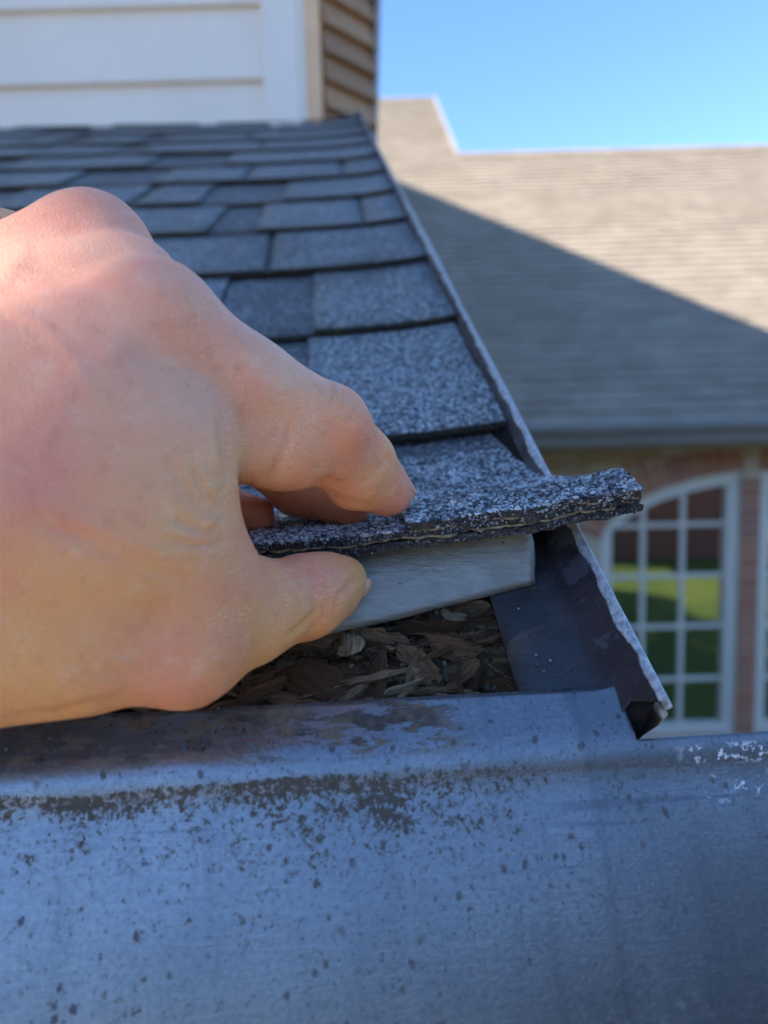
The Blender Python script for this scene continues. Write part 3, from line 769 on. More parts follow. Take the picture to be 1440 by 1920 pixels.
def eave_profile():
    """(s or y/z) polyline from the flange's upper edge over the bend to the bottom of the face"""
    P = []
    for s in np.linspace(0.019, 0.0065, 7): P.append(SU*s+SN*0.0006)
    a0 = P[-1]; a1 = np.array([0, -0.0010, -0.0062]); ctrl = SU*0.0005+SN*0.0006
    for t in np.linspace(0.1, 1, 10): P.append((1-t)**2*a0+2*t*(1-t)*ctrl+t*t*a1)
    for t in np.linspace(0.03, 1, 26):
        z = -0.0062-0.135*t
        y = -0.0010-0.135*t*(0.58-0.17*t)
        P.append(np.array([0, y, z]))
    return np.array(P)
EP = eave_profile()
def eave_sheet(name, X, P, keep, shift=0.0, thick=0.0007):
    T = X[:, None, None]*np.array([1.0, 0, 0])+P[None]
    wob = 0.0007*vnoise(np.stack([T[..., 0]*14, T[..., 2]*9, 0*T[..., 0]], -1), 1.0, 3)+0.00035*vnoise(np.stack([T[..., 0]*45, T[..., 2]*30, 0*T[..., 0]], -1), 1.0, 4)
    tang = np.gradient(P, axis=0); nr = np.stack([0*tang[:, 0], tang[:, 2], -tang[:, 1]], -1); nr /= np.linalg.norm(nr, axis=1)[:, None]
    if nr[0] @ SN < 0: nr = -nr
    fade = np.clip((np.linalg.norm(P-EP[0], axis=1)-0.012)/0.03, 0.12, 1)
    T = T+nr[None]*(wob*fade[None]+shift)[..., None]
    # the free corner of the flange curls up a little
    curl = np.clip((T[..., 0]+0.020)/0.008, 0, 1)**2*np.clip((np.linalg.norm(P-EP[-1], axis=1)-np.linalg.norm(EP[8]-EP[-1]))/0.012, 0, 1)[None]*(T[..., 0] < -0.011)
    T = T+SN*(curl*0.0012)[..., None]
    n, m = len(X), len(P)
    I = np.arange(n*m).reshape(n, m)
    Q = np.stack([I[:-1, :-1], I[1:, :-1], I[1:, 1:], I[:-1, 1:]], -1)
    K = keep(0.5*(X[:-1]+X[1:])[:, None], np.arange(m-1)[None]+0*I[:-1, :-1])
    me = fast_mesh(name, T.reshape(-1, 3), Q[K].reshape(-1, 4), True)
    return me
XF = -0.0118
i_cut = 10
def add_eave(name, X, keep, shift=0.0):
    o = put(name, eave_sheet(name, X, EP, keep, shift), ef, M_EAVE)
    md = o.modifiers.new('thickness', 'SOLIDIFY'); md.thickness = 0.0007; md.offset = -1 if o.data.polygons[len(o.data.polygons)//2].normal.y < 0 else 1
    return o
XE = np.concatenate([np.linspace(-0.6, -0.2, 30), np.linspace(-0.195, XF-.002, 90), [XF-0.001, XF, XF+0.0006], np.linspace(-0.010, 0.30, 80)])
add_eave('face_and_flange', XE, lambda x, j: (x < XF) | (j >= i_cut))

# ================================================================== rake drip edge: flange, rising inner leg, rolled crest, outer leg
def rake_metal():
    m = MT('peeling_purple_brown_paint')
    s = m.sep(); X = s[0]
    sc = m.math('ADD', m.math('MULTIPLY', s[1], math.cos(SLOPE)), m.math('MULTIPLY', s[2], math.sin(SLOPE)))
    hh = m.math('ADD', m.math('MULTIPLY', s[1], -math.sin(SLOPE)), m.math('MULTIPLY', s[2], math.cos(SLOPE)))
    n1 = m.noise(120, 5, 0.7); n2 = m.noise(420, 4, 0.7); n3 = m.noise(45, 4, 0.6); ns_ = m.noise(55, 1.5, 0.5)
    base = m.mix(m.step(n3, 0.35, 0.7), (0.020, 0.015, 0.019), (0.042, 0.030, 0.036))
    base = m.mix(m.math('MULTIPLY', m.step(n2, 0.5, 0.75), 0.4), base, (0.06, 0.058, 0.068))
    # bluish bare flange
    flat = m.step(X, -0.0135, -0.019)
    fcol = m.mix(m.step(n3, 0.3, 0.7), (0.028, 0.028, 0.033), (0.048, 0.047, 0.052))
    fcol = m.mix(m.math('MULTIPLY', m.step(n2, 0.55, 0.72), 0.5), fcol, (0.10, 0.085, 0.068))
    col = m.mix(flat, base, fcol)
    # paint gone: pale metal along the crest with a ragged border, plus flakes lower down
    edge = m.math('ADD', hh, m.math('ADD', m.math('MULTIPLY', m.math('SUBTRACT', ns_, 0.5), 0.0042), m.math('MULTIPLY', m.math('SUBTRACT', n2, 0.5), 0.0010)))
    bare = m.step(edge, 0.0079, 0.0085)
    bare = m.math('MAXIMUM', bare, m.step(m.math('ADD', s[0], m.math('MULTIPLY', m.math('SUBTRACT', ns_, 0.5), 0.003)), -0.0050, -0.0046))
    flake = m.math('MULTIPLY', m.step(m.math('ADD', m.noise(60, 5, 0.72), m.math('MULTIPLY', m.step(sc, 0.03, 0.09), 0.12)), 0.60, 0.63), m.step(hh, 0.0008, 0.002))
    pale = m.mix(m.step(n2, 0.35, 0.65), (0.34, 0.37, 0.41), (0.62, 0.65, 0.68))
    col = m.mix(m.math('MULTIPLY', flake, 0.55), col, (0.085, 0.095, 0.115))
    col = m.mix(bare, col, pale)
    rough = m.math('ADD', 0.40, m.math('MULTIPLY', n2, 0.25))
    m.set(color=col, rough=rough, metal=m.math('MULTIPLY', bare, 0.3), spec=0.5, normal=m.bump(m.math('ADD', n2, n1), 0.0006, 0.7))
    return m.m
M_RAKE = rake_metal()
rk = empty('rake_drip_edge', (0, 0, 0))
tag(rk, 'peeling metal drip edge along the sloping roof edge, its hollow end open', 'flashing')
prof = [(-0.0385, -0.0008), (-0.030, -0.0009), (-0.022, -0.0009), (-0.0185, -0.0009), (-0.0165, -0.0007), (-0.0150, -0.0002), (-0.0128, 0.0012), (-0.0105, 0.0034),
        (-0.0078, 0.0064), (-0.0060, 0.0084), (-0.0049, 0.0096), (-0.0041, 0.0100), (-0.0033, 0.0096), (-0.0030, 0.0088), (-0.0034, 0.0074), (-0.0040, 0.0068), (-0.0033, 0.0056),
        (-0.0042, 0.001), (-0.0066, -0.006), (-0.0085, -0.016), (-0.0085, -0.040)]
PR = np.array(prof)
def rake_sheet(name, pr, s0, s1, thick, ns):
    S = np.concatenate([np.linspace(s0, 0.12, 34), np.linspace(0.14, s1, ns)])
    tg = np.gradient(pr, axis=0); nr = np.stack([-tg[:, 1], tg[:, 0]], -1); nr /= np.linalg.norm(nr, axis=1)[:, None]
    SS = np.broadcast_to(S[:, None], (len(S), len(pr)))
    # ragged cut end: crest stays long, the leg is trimmed back
    cut = np.interp(pr[:, 0], [-0.0385, -0.016, -0.0105, -0.006, -0.003], [0.002, 0.006, 0.010, 0.0055, 0.0035])
    SS = s0+cut[None]*np.exp(-(SS-s0)/0.01)+(SS-s0)
    wx = 0.00015*vnoise(np.stack([SS*30, 0*SS, pr[None, :, 0]*90+0*SS], -1), 1.0, 8)
    wx = wx+0.0004*vnoise(np.stack([SS*9, 0*SS, 0*SS], -1), 1.0, 18)*np.clip(pr[None, :, 1]*200, 0, 1)
    under = np.minimum(pr[None, :, 1], sag(pr[None, :, 0])-0.0065)
    kk = np.clip((SS-0.095)/0.05, 0, 1)*(pr[None, :, 0] < -0.0095)*(pr[None, :, 1] > -0.001)
    HH = pr[None, :, 1]*(1-kk)+under*kk
    T = roofp(pr[None, :, 0]+nr[None, :, 0]*wx, SS, HH+nr[None, :, 1]*wx)
    B = roofp(pr[None, :, 0]+nr[None, :, 0]*(wx-thick), SS, HH+nr[None, :, 1]*(wx-thick))
    me = sheet(name, T, B)
    import bmesh
    bm = bmesh.new(); bm.from_mesh(me); bmesh.ops.recalc_face_normals(bm, faces=bm.faces[:]); bm.to_mesh(me); bm.free()
    return me
put('inner_flange', rake_sheet('inner_flange', PR[:16], 0.0015, S_END-.2, 0.0006, 30), rk, M_RAKE)
put('outer_leg', rake_sheet('outer_leg', PR[13:], 0.001, S_END-.2, 0.0006, 30), rk, M_RAKE)
ins = np.array([(-0.0150, -0.002), (-0.0118, -0.0005), (-0.0078, 0.0040), (-0.0055, 0.0064), (-0.0048, 0.003), (-0.0070, -0.004), (-0.0095, -0.016), (-0.0150, -0.016)])  # near-black fill: the shade inside the hollow end, put in as colour
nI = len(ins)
put('dark_void_fill', mesh('dark_void_fill', [roofp(x, 0.0085+.0015*math.sin(i*2.1), h) for i, (x, h) in enumerate(ins)]+[roofp(x, 1.7, h-.004) for x, h in ins],
    [tuple(range(nI)), tuple(range(2*nI-1, nI-1, -1))]+[(i, i+nI, (i+1) % nI+nI, (i+1) % nI) for i in range(nI)]), rk, plain('void_shade_black', (0.008, 0.007, 0.006), 0.95))
put('rake_board', box('rake_board', (-0.03, 0.012, -0.09), (0.021, 0, 0), SU*1.7, (0, 0, 0.075)), rk, plain('black_old_board', (0.02, 0.016, 0.014), 0.9))

# ================================================================== rotted decking in the gap: fibrous board with loose splinters
def rot_mat():
    m = MT('rotted_wood')
    g = m.noise(110, 5, 0.7, vec=m.mapped(scale=(0.22, 1.6, 1.6)), dist=0.6); n = m.noise(240, 4, 0.7)
    c = m.ramp(g, [(0.25, (0.03, 0.016, 0.009)), (0.46, (0.15, 0.08, 0.04)), (0.60, (0.33, 0.19, 0.095)), (0.78, (0.5, 0.33, 0.19))])
    c = m.mix(m.math('MULTIPLY', m.step(m.noise(26, 3), 0.45, 0.7), 0.6), c, (0.014, 0.010, 0.008))
    m.set(color=c, rough=0.85, spec=0.25, normal=m.bump(m.math('ADD', g, n), 0.0016)); return m.m
M_ROT = rot_mat()
def chip_mat():
    m = MT('wood_splinters'); r = m.rnd()
    g = m.noise(26, 4, 0.75, vec=m.mapped(scale=(0.10, 1.0, 1.0)))
    c = m.ramp(r, [(0.0, (0.12, 0.052, 0.023)), (0.25, (0.30, 0.14, 0.062)), (0.5, (0.48, 0.24, 0.11)), (0.7, (0.44, 0.28, 0.16)), (0.85, (0.70, 0.42, 0.21)), (1.0, (0.85, 0.60, 0.34))])
    c = m.mix(m.math('MULTIPLY', m.step(g, 0.56, 0.40), 0.62), c, (0.07, 0.034, 0.017))
    m.set(color=c, rough=0.85, spec=0.25, normal=m.bump(g, 0.010)); return m.m
M_CHIP = chip_mat()
rw = empty('rotted_deck_board', (0, 0, 0))
tag(rw, 'dark rotted deck board crumbling into splinters under the lifted shingle', 'wood')
X = np.linspace(-0.45, -0.030, 150); S = np.linspace(0.002, 0.20, 70)
GX, GS = np.meshgrid(X, S, indexing='ij')
H = -0.0075+0.0022*vnoise(np.stack([GX*45, GS*130, 0*GX], -1), 1.0, 21)+0.0014*vnoise(np.stack([GX*140, GS*380, 0*GX], -1), 1.0, 22)+0.0007*vnoise(np.stack([GX*400, GS*900, 0*GX], -1), 1.0, 23)
H = H-0.004*np.clip(vnoise(np.stack([GX*60, GS*60, 0*GX], -1), 1.0, 25)-0.1, 0, 1)
H = H-0.006*np.clip((GS-.12)/.03, 0, 1)
put('crumbled_board', sheet('crumbled_board', roofp(GX, GS, H), roofp(GX, GS, H-0.012)), rw, M_ROT)
def splinter_mesh(k):
    r = np.random.default_rng(500+k)
    n = 6; wd = r.choice([0.08, 0.13, 0.2, 0.3, 0.45])*r.uniform(.8, 1.2); th = wd*r.uniform(0.15, 0.45)
    t = np.linspace(-.5, .5, n); taper = np.where(np.abs(t) > .49, r.uniform(.25, .8), r.uniform(.8, 1.1, n))
    bend = r.uniform(-.10, .10)*(t**2)*2; bx = np.cumsum(r.uniform(-.03, .03, n))
    V = []
    for i in range(n):
        for (a, b) in ((-1, -.6), (-.45, .8), (.25, 1.0), (1, .1), (.3, -1)):
            V.append((t[i]+(r.uniform(-.16, .16) if i in (0, n-1) else r.uniform(-.03, .03)), bx[i]+a*wd*.5*taper[i]*r.uniform(.75, 1.2), bend[i]+b*th*.5*taper[i]*r.uniform(.7, 1.3)))
    Fc = []
    for i in range(n-1):
        for j in range(5):
            a, b = i*5+j, i*5+(j+1) % 5; Fc.append((a, b, b+5, a+5))
    Fc += [tuple(range(4, -1, -1)), tuple(range((n-1)*5, n*5))]
    me = mesh('wood_splinter', V, Fc); me.materials.append(M_CHIP); return me
SPL = [splinter_mesh(k) for k in range(26)]
rr = random.Random(5)
def splinter(x, s, h, L, yaw, pitch, roll, me=None):
    o = bpy.data.objects.new('wood_splinter', me or rr.choice(SPL)); COL.objects.link(o); o.parent = rw
    B = Matrix(((1, 0, 0), (SU[0], SU[1], SU[2]), (SN[0], SN[1], SN[2]))).transposed().to_4x4()
    p = roofp(x, s, h)
    o.matrix_local = Matrix.Translation(Vector(p)) @ B @ Matrix.Rotation(yaw, 4, 'Z') @ Matrix.Rotation(pitch, 4, 'Y') @ Matrix.Rotation(roll, 4, 'X') @ Matrix.Scale(L, 4)
for i in range(285):
    x = rr.uniform(-0.150, -0.039) if i > 40 else rr.uniform(-0.2, -0.1); s = rr.uniform(0.020, 0.070)
    big = rr.random() < 0.34
    L = rr.uniform(0.014, 0.030) if big else rr.uniform(0.005, 0.013)
    if x > -0.052 and big: L *= .45
    yaw = rr.gauss(0.05, 0.35) if rr.random() < 0.62 else rr.uniform(0, 3.14)
    splinter(x, s, -0.0062+rr.uniform(0, 0.0028) if not big else -0.0055+rr.uniform(0, .0024), L, yaw, rr.gauss(0, 0.13), rr.uniform(0, 6.28))
# a few that the picture shows clearly
for (px, py, L, yaw, k) in ((850, 1215, .016, -0.28, 1), (925, 1205, .014, 0.25, 3), (790, 1245, .015, -1.0, 5), (820, 1295, .017, 0.10, 7), (765, 1290, .016, 0.95, 2), (705, 1270, .020, 0.3, 9), (860, 1290, .012, 1.5, 4), (640, 1310, .014, .6, 6), (900, 1250, .015, 1.2, 8), (945, 1265, .013, -.9, 10)):
    p = onplane(px, py, SN*-0.0035, SN); splinter(p[0], p @ SU, -0.0035, L, yaw, 0.1, rr.uniform(0, 6), SPL[k])
# crumbs of wood and grit lying on the flange, the drip edge and in the gap
def pebble_cloud(P, Rr, N3, tone, flat=0.7, seed=1):
    """many small faceted lumps: P centres, Rr radii, N3 normals"""
    n = len(P); r = np.random.default_rng(seed)
    base = np.array([[1, 0, 0], [-1, 0, 0], [0, 1, 0], [0, -1, 0], [0, 0, 1], [0, 0, -1], ], float)
    tri = np.array([[0, 2, 4], [2, 1, 4], [1, 3, 4], [3, 0, 4], [2, 0, 5], [1, 2, 5], [3, 1, 5], [0, 3, 5]])
    # octahedron split once to look less crystalline
    mids = {}; Vb = list(base); F2 = []
    def mid(a, b):
        k = (min(a, b), max(a, b))
        if k not in mids:
            v = Vb[a]+Vb[b]; Vb.append(v/np.linalg.norm(v)*0.93); mids[k] = len(Vb)-1
        return mids[k]
    for a, b, c in tri:
        x, y, z = mid(a, b), mid(b, c), mid(c, a); F2 += [(a, x, z), (x, b, y), (z, y, c), (x, y, z)]
    Vb = np.array(Vb); F2 = np.array(F2); nv = len(Vb)
    t1 = r.normal(size=(n, 3)); t1 -= (t1*N3).sum(1)[:, None]*N3; t1 /= np.linalg.norm(t1, axis=1)[:, None]; t2 = np.cross(N3, t1)
    sc = np.stack([r.uniform(.8, 1.35, n), r.uniform(.7, 1.1, n), flat*r.uniform(.7, 1.3, n)], -1)
    jit = r.uniform(.72, 1.22, size=(n, nv))
    L = Vb[None]*jit[..., None]*sc[:, None]*Rr[:, None, None]
    V = P[:, None]+L[..., 0:1]*t1[:, None]+L[..., 1:2]*t2[:, None]+L[..., 2:3]*N3[:, None]
    Fc = (F2[None]+nv*np.arange(n)[:, None, None]).reshape(-1, 3)
    me = fast_mesh('granules', V.reshape(-1, 3), Fc, False)
    at_ = me.attributes.new('tone', 'FLOAT', 'POINT'); at_.data.foreach_set('value', np.repeat(tone, nv).astype(np.float32))
    return me
def crumb_mat():
    m = MT('dirt_crumbs'); v = m.attr('tone')
    m.set(color=m.ramp(v, [(0, (0.012, 0.009, 0.007)), (0.4, (0.05, 0.032, 0.02)), (0.7, (0.12, 0.085, 0.055)), (0.9, (0.28, 0.26, 0.22)), (1, (0.4, 0.4, 0.36))]), rough=0.9); return m.m
M_CRUMB = crumb_mat()
n = 900
cx = rng.uniform(-0.19, -0.04, n); cs = rng.uniform(0.018, 0.068, n)
c1 = put('wood_crumbs', pebble_cloud(roofp(cx, cs, rng.uniform(-.007, -.003, n)), rng.uniform(.0003, .0011, n), np.tile(SN, (n, 1)), rng.uniform(0, .8, n)**1.3, .8, 3), rw, M_CRUMB); c1['kind'] = 'stuff'
n = 170
cx = np.concatenate([rng.uniform(-0.19, -0.10, 110), rng.uniform(-.0375, -.012, 60)]); cs = np.concatenate([rng.uniform(0.005, 0.0185, 110), rng.uniform(.021, .09, 60)])
hh = np.concatenate([np.full(110, .0009), np.full(60, -.0004)])
c2 = link('loose_grit', pebble_cloud(roofp(cx, cs, hh), rng.uniform(.00012, .0004, n)*np.where(rng.random(n) > .9, 2.2, 1), np.tile(SN, (n, 1)), rng.uniform(0, 1, n), .6, 4), None, M_CRUMB)
tag(c2, 'loose grit and dirt crumbs scattered on the metal flanges', 'grit', kind='stuff')

# ================================================================== bent grey underlay strip standing under the lifted shingle
def strip_mat():
    m = MT('grey_underlay_strip')
    n = m.noise(60, 5, 0.65); f = m.noise(420, 4, 0.7, vec=m.mapped(scale=(0.25, 1, 1)))
    c = m.mix(m.step(n, 0.3, 0.7), (0.26, 0.245, 0.21), (0.34, 0.315, 0.27))
    c = m.mix(m.math('MULTIPLY', m.step(f, 0.45, 0.75), 0.45), c, (0.48, 0.45, 0.39))
    hz = m.step(m.math('ADD', m.sep()[2], m.math('MULTIPLY', n, 0.006)), 0.046, 0.056)
    c = m.mix(m.math('MULTIPLY', hz, 0.6), c, (0.46, 0.36, 0.25))
    sp = m.math('MULTIPLY', m.step(m.voro(260), 0.16, 0.10), m.step(m.noise(90, 2), 0.55, 0.62))
    c = m.mix(m.math('MULTIPLY', sp, 0.8), c, (0.04, 0.03, 0.02))
    m.set(color=c, rough=0.42, spec=0.5, metal=0.3, normal=m.bump(m.math('ADD', f, n), 0.0006)); return m.m
us = []
bX = np.array([-0.30, -0.16, -0.0954, -0.06, -0.0221]); bS = np.array([0.030, 0.036, 0.0441, 0.0535, 0.0640])
U = np.linspace(0, 1, 60); W = np.linspace(0, 1, 14)
bx = np.interp(U, [0, .3, .6, .8, 1], bX); bs = np.interp(bx, bX, bS)
top_s = np.interp(bx, [-.3, -.16, -.09, -.0215], [.07, .078, .082, .088]); top_h = np.interp(bx, [-.3, -.16, -.09, -.0215], [.004, .0095, .0125, .0165])
Sg = bs[:, None]+(top_s-bs)[:, None]*W[None]; Hg = -0.0005+(top_h+.0005)[:, None]*(W+.10*np.sin(W*math.pi))[None]
Xg = bx[:, None]+0.0012*W[None]*np.clip((bx[:, None]+.08)/.06, 0, 1)
wv = 0.0006*vnoise(np.stack([Xg*70, Sg*40, 0*Xg], -1), 1.0, 31)
Xg[-1] += 0.0005*vnoise(np.stack([W*9, 0*W, 0*W], -1), 1.0, 33)
Tg = roofp(Xg, Sg, Hg+wv); Bg = roofp(Xg, Sg+.0006, Hg+wv+.0001)
u_ = link('underlay_strip', sheet('underlay_strip', Tg, Bg), None, strip_mat())
tag(u_, 'smooth grey strip bent up under the lifted shingle, beside the thumb', 'underlay')

# ================================================================== the lifted shingle: three laminated layers with granules
LX = [0.011, -0.006, -0.03, -0.06, -0.09, -0.14, -0.30, -0.60]
A_S = [0.215, 0.185, 0.165, 0.145, 0.128, 0.113, 0.099, 0.086]
LS = {0.011: [.215, .185, .165, .145, .128, .112, .099, .086, .0715], }
LPROF = {
    0.011: ([.215, .185, .165, .145, .128, .113, .100, .087, .0715], [-.004, -.002, -.0005, .0008, .0045, .0105, .0195, .0290, .0315]),
    -0.006: ([.215, .185, .165, .145, .128, .113, .100, .087, .071], [-.004, -.002, -.001, .0006, .004, .0095, .0170, .0248, .0297]),
    -0.03: ([.215, .185, .165, .145, .128, .113, .100, .086, .070], [-.006, -.005, -.0042, -.0020, .002, .0075, .0135, .0200, .0262]),
    -0.06: ([.215, .185, .165, .145, .128, .113, .099, .085, .069], [-.009, -.008, -.007, -.0045, -.0005, .0045, .0105, .0168, .0236]),
    -0.09: ([.215, .185, .165, .145, .128, .112, .098, .084, .068], [-.011, -.010, -.008, -.0055, -.0015, .0030, .0085, .0148, .0216]),
    -0.14: ([.215, .185, .165, .145, .127, .111, .097, .083, .068], [-.012, -.011, -.009, -.007, -.003, .0015, .0070, .0130, .0196]),
    -0.30: ([.215, .185, .165, .143, .123, .105, .088, .072, .055], [-.016, -.015, -.014, -.012, -.009, -.006, -.002, .003, .008]),
    -0.60: ([.215, .185, .165, .140, .118, .096, .075, .052, .0286], [-.02, -.019, -.018, -.016, -.014, -.012, -.010, -.008, -.006])}
LK = sorted(LPROF)
TA = np.linspace(0, 1, 9)
def catmull(y, t):
    y = np.asarray(y); n = len(y)-1; x = np.clip(t*n, 0, n-1e-9); i = x.astype(int); f = x-i
    p = lambda k: y[np.clip(k, 0, n)]
    p0, p1, p2, p3 = p(i-1), p(i), p(i+1), p(i+2)
    return 0.5*((2*p1)+(-p0+p2)*f+(2*p0-5*p1+4*p2-p3)*f**2+(-p0+3*p1-3*p2+p3)*f**3)
def lift(X, t):
    """upper surface (s, h) of the lifted shingle at X, t = 0 hidden end .. 1 front edge"""
    X = np.asarray(X, float); t = np.asarray(t, float)
    Stab = np.stack([catmull(LPROF[k][0], t) for k in LK]); Htab = np.stack([catmull(LPROF[k][1], t) for k in LK])
    idx = np.clip(np.searchsorted(LK, X)-1, 0, len(LK)-2); x0 = np.array(LK)[idx]; x1 = np.array(LK)[idx+1]; f = np.clip((X-x0)/(x1-x0), 0, 1); f = f*f*(3-2*f)
    gi = np.indices(X.shape)
    s = Stab[(idx, *gi)]*(1-f)+Stab[(idx+1, *gi)]*f; h = Htab[(idx, *gi)]*(1-f)+Htab[(idx+1, *gi)]*f
    return s, h
def lift_frame(X, t):
    s, h = lift(X, t); s2, h2 = lift(X, np.clip(t-.01, 0, 1)); s1, h1 = lift(X, np.clip(t+.01, 0, 1))
    ds, dh = s1-s2, h1-h2; L = np.hypot(ds, dh)+1e-12
    ns, nh_ = dh/L, -ds/L                                   # outward normal in (s, h): t runs towards the eave, so s falls
    return s, h, ns, nh_
sh_l = empty('lifted_shingle', (0, 0, 0))
tag(sh_l, 'lifted corner shingle with granules and layered cut edge, pinched by the fingers', 'shingle')
def layer(name, off, thick, x1, front, mat_top, seed, jag=0.0010, x0=-0.6):
    X = np.concatenate([np.linspace(-0.6, -0.2, 14), np.linspace(-0.19, x1, 210)]); X = X[X >= x0]; t = np.concatenate([np.linspace(0, .8, 16), np.linspace(.82, 1, 14)])
    GX, GT = np.meshgrid(X, t, indexing='ij')
    GX = GX.copy()
    GX = np.where(GX > -0.009, -0.009+(GX+0.009)*np.clip((GT-.52)/.18, 0.02, 1), GX)
    GX[-1] += jag*vnoise(np.stack([t*60, 0*t+seed, 0*t], -1), 1.0, seed)*1.2
    s, h, ns, nh_ = lift_frame(np.minimum(GX, .0109), GT)
    ex = front+jag*(vnoise(np.stack([GX*190, 0*GX+seed*3.3, 0*GX], -1), 1.0, seed)+.7*vnoise(np.stack([GX*620, 0*GX+seed, 0*GX], -1), 1.0, seed+1))
    push = np.clip((GT-.93)/.07, 0, 1)*ex
    ds, dh = nh_, -ns                                      # tangent towards the front is (-nh, ns) up to sign
    s = s-push*np.abs(nh_); h = h+push*ns*np.sign(nh_)*0.6
    th = thick*(1+.14*vnoise(np.stack([GX*90, GT*9, 0*GX+seed], -1), 1.0, seed+2))
    wav = .00035*vnoise(np.stack([GX*60, GT*6, 0*GX+seed], -1), 1.0, seed+5)
    top = roofp(GX, s+ns*(off+wav), h+nh_*(off+wav)); bot = roofp(GX, s+ns*(off+wav-th), h+nh_*(off+wav-th))
    me = sheet(name, top, bot)
    o = put(name, me, sh_l, None)
    me.materials.append(mat_top); me.materials.append(M_ASPH)
    nf = (GX.shape[0]-1)*(GX.shape[1]-1); mi = np.ones(len(me.polygons), np.int32); mi[:nf] = 0
    me.polygons.foreach_set('material_index', mi)
    return o
XT = -0.0655
layer('top_layer', 0.0, 0.0022, 0.0100, 0.0000, M_BASE, 1, x0=XT)
layer('fibre_mat', -0.0021, 0.0005, 0.0096, -0.0001, M_FIBRE, 2, .0014, x0=XT).data.materials[1] = M_FIBRE
layer('middle_layer', -0.0026, 0.0022, 0.0098, -0.0003, M_BASE, 3)
layer('fibre_mat', -0.0047, 0.0006, 0.0094, 0.0, M_FIBRE, 4, .0015).data.materials[1] = M_FIBRE
layer('bottom_layer', -0.0058, 0.0021, 0.0112, 0.0006, M_ASPH, 5, .0013)
# granules on its upper face, dense where it is nearest
def granule_field(n, x0, x1, t0, t1, seed, rmin=.00042, rmax=.00092):
    r = np.random.default_rng(seed)
    X = r.uniform(x0, x1, n); t = r.uniform(t0, t1, n)
    X = np.where(X > -0.009, -0.009+(X+0.009)*np.clip((t-.52)/.18, 0.02, 1), X)
    s, h, ns, nh_ = lift_frame(np.minimum(X, .0109), t)
    N = np.stack([0*X, ns*SU[1]+nh_*SN[1], ns*SU[2]+nh_*SN[2]], -1)
    o_ = np.where(X < -0.0655, -0.0025, .0001); P = roofp(X, s+ns*o_, h+nh_*o_)
    patch = vnoise(np.stack([X*130, t*16, 0*X], -1), 1.0, 77)
    tone = np.clip(r.uniform(0, 1, n)**1.05+0.2*patch+.04, 0, 1)
    return P, r.uniform(rmin, rmax, n)*np.where(r.random(n) > .93, 1.3, 1), N, tone
Pg, Rg, Ng, Tg_ = granule_field(24000, -0.155, 0.0097, 0.30, 0.998, 9, .0005, .00105)
gm = put('granules', pebble_cloud(Pg, Rg, Ng, Tg_, .62, 12), sh_l, M_GRAN); gm['kind'] = 'stuff'
# grit sticking out of the cut front edge and right end
n = 5200
X = rng.uniform(-0.15, 0.010, n); lay = rng.integers(0, 3, n); lay = np.where((X < -0.0655) & (lay == 0), 1, lay); off = -np.array([0.0002, 0.0026, 0.0058])[lay]-rng.uniform(.0001, .0019, n)
s, h, ns, nh_ = lift_frame(np.minimum(X, .0109), np.ones(n)); ex = np.array([0, -.0003, .0006])[lay]
P = roofp(X, s+ns*off-ex, h+nh_*off)+rng.normal(0, .00022, (n, 3))
tone = np.clip(rng.uniform(0, 1, n)**2.4*np.array([.95, .75, .55])[lay], 0, 1)
ge = put('edge_grit', pebble_cloud(P, rng.uniform(.00022, .00058, n), np.tile(-SU, (n, 1)), tone, .8, 14), sh_l, M_GRAN); ge['kind'] = 'stuff'
# granules on the two courses above, right of the hand
def course_granules(n, c, x0, x1, seed, parent_name):
    r = np.random.default_rng(seed); X = r.uniform(x0, x1, n); u = r.uniform(0.0, 0.98, n); s = S0+E0*c+u*E0+.0
    h = sag(X)+course_h(u)+.0034+.0002+.0030+.0006*vnoise(np.stack([X*9, s*9, 0*X+c], -1), 1.0, 11)
    tone = np.clip(r.uniform(0, 1, n)**1.1+.10, 0, 1)
    o = put('granules', pebble_cloud(roofp(X, s, h), r.uniform(.0005, .00095, n), np.tile(SN, (n, 1)), tone, .45, seed), lr, M_GRAN); o['kind'] = 'stuff'
course_granules(9000, 0, -0.1, SHX-.001, 41, '')

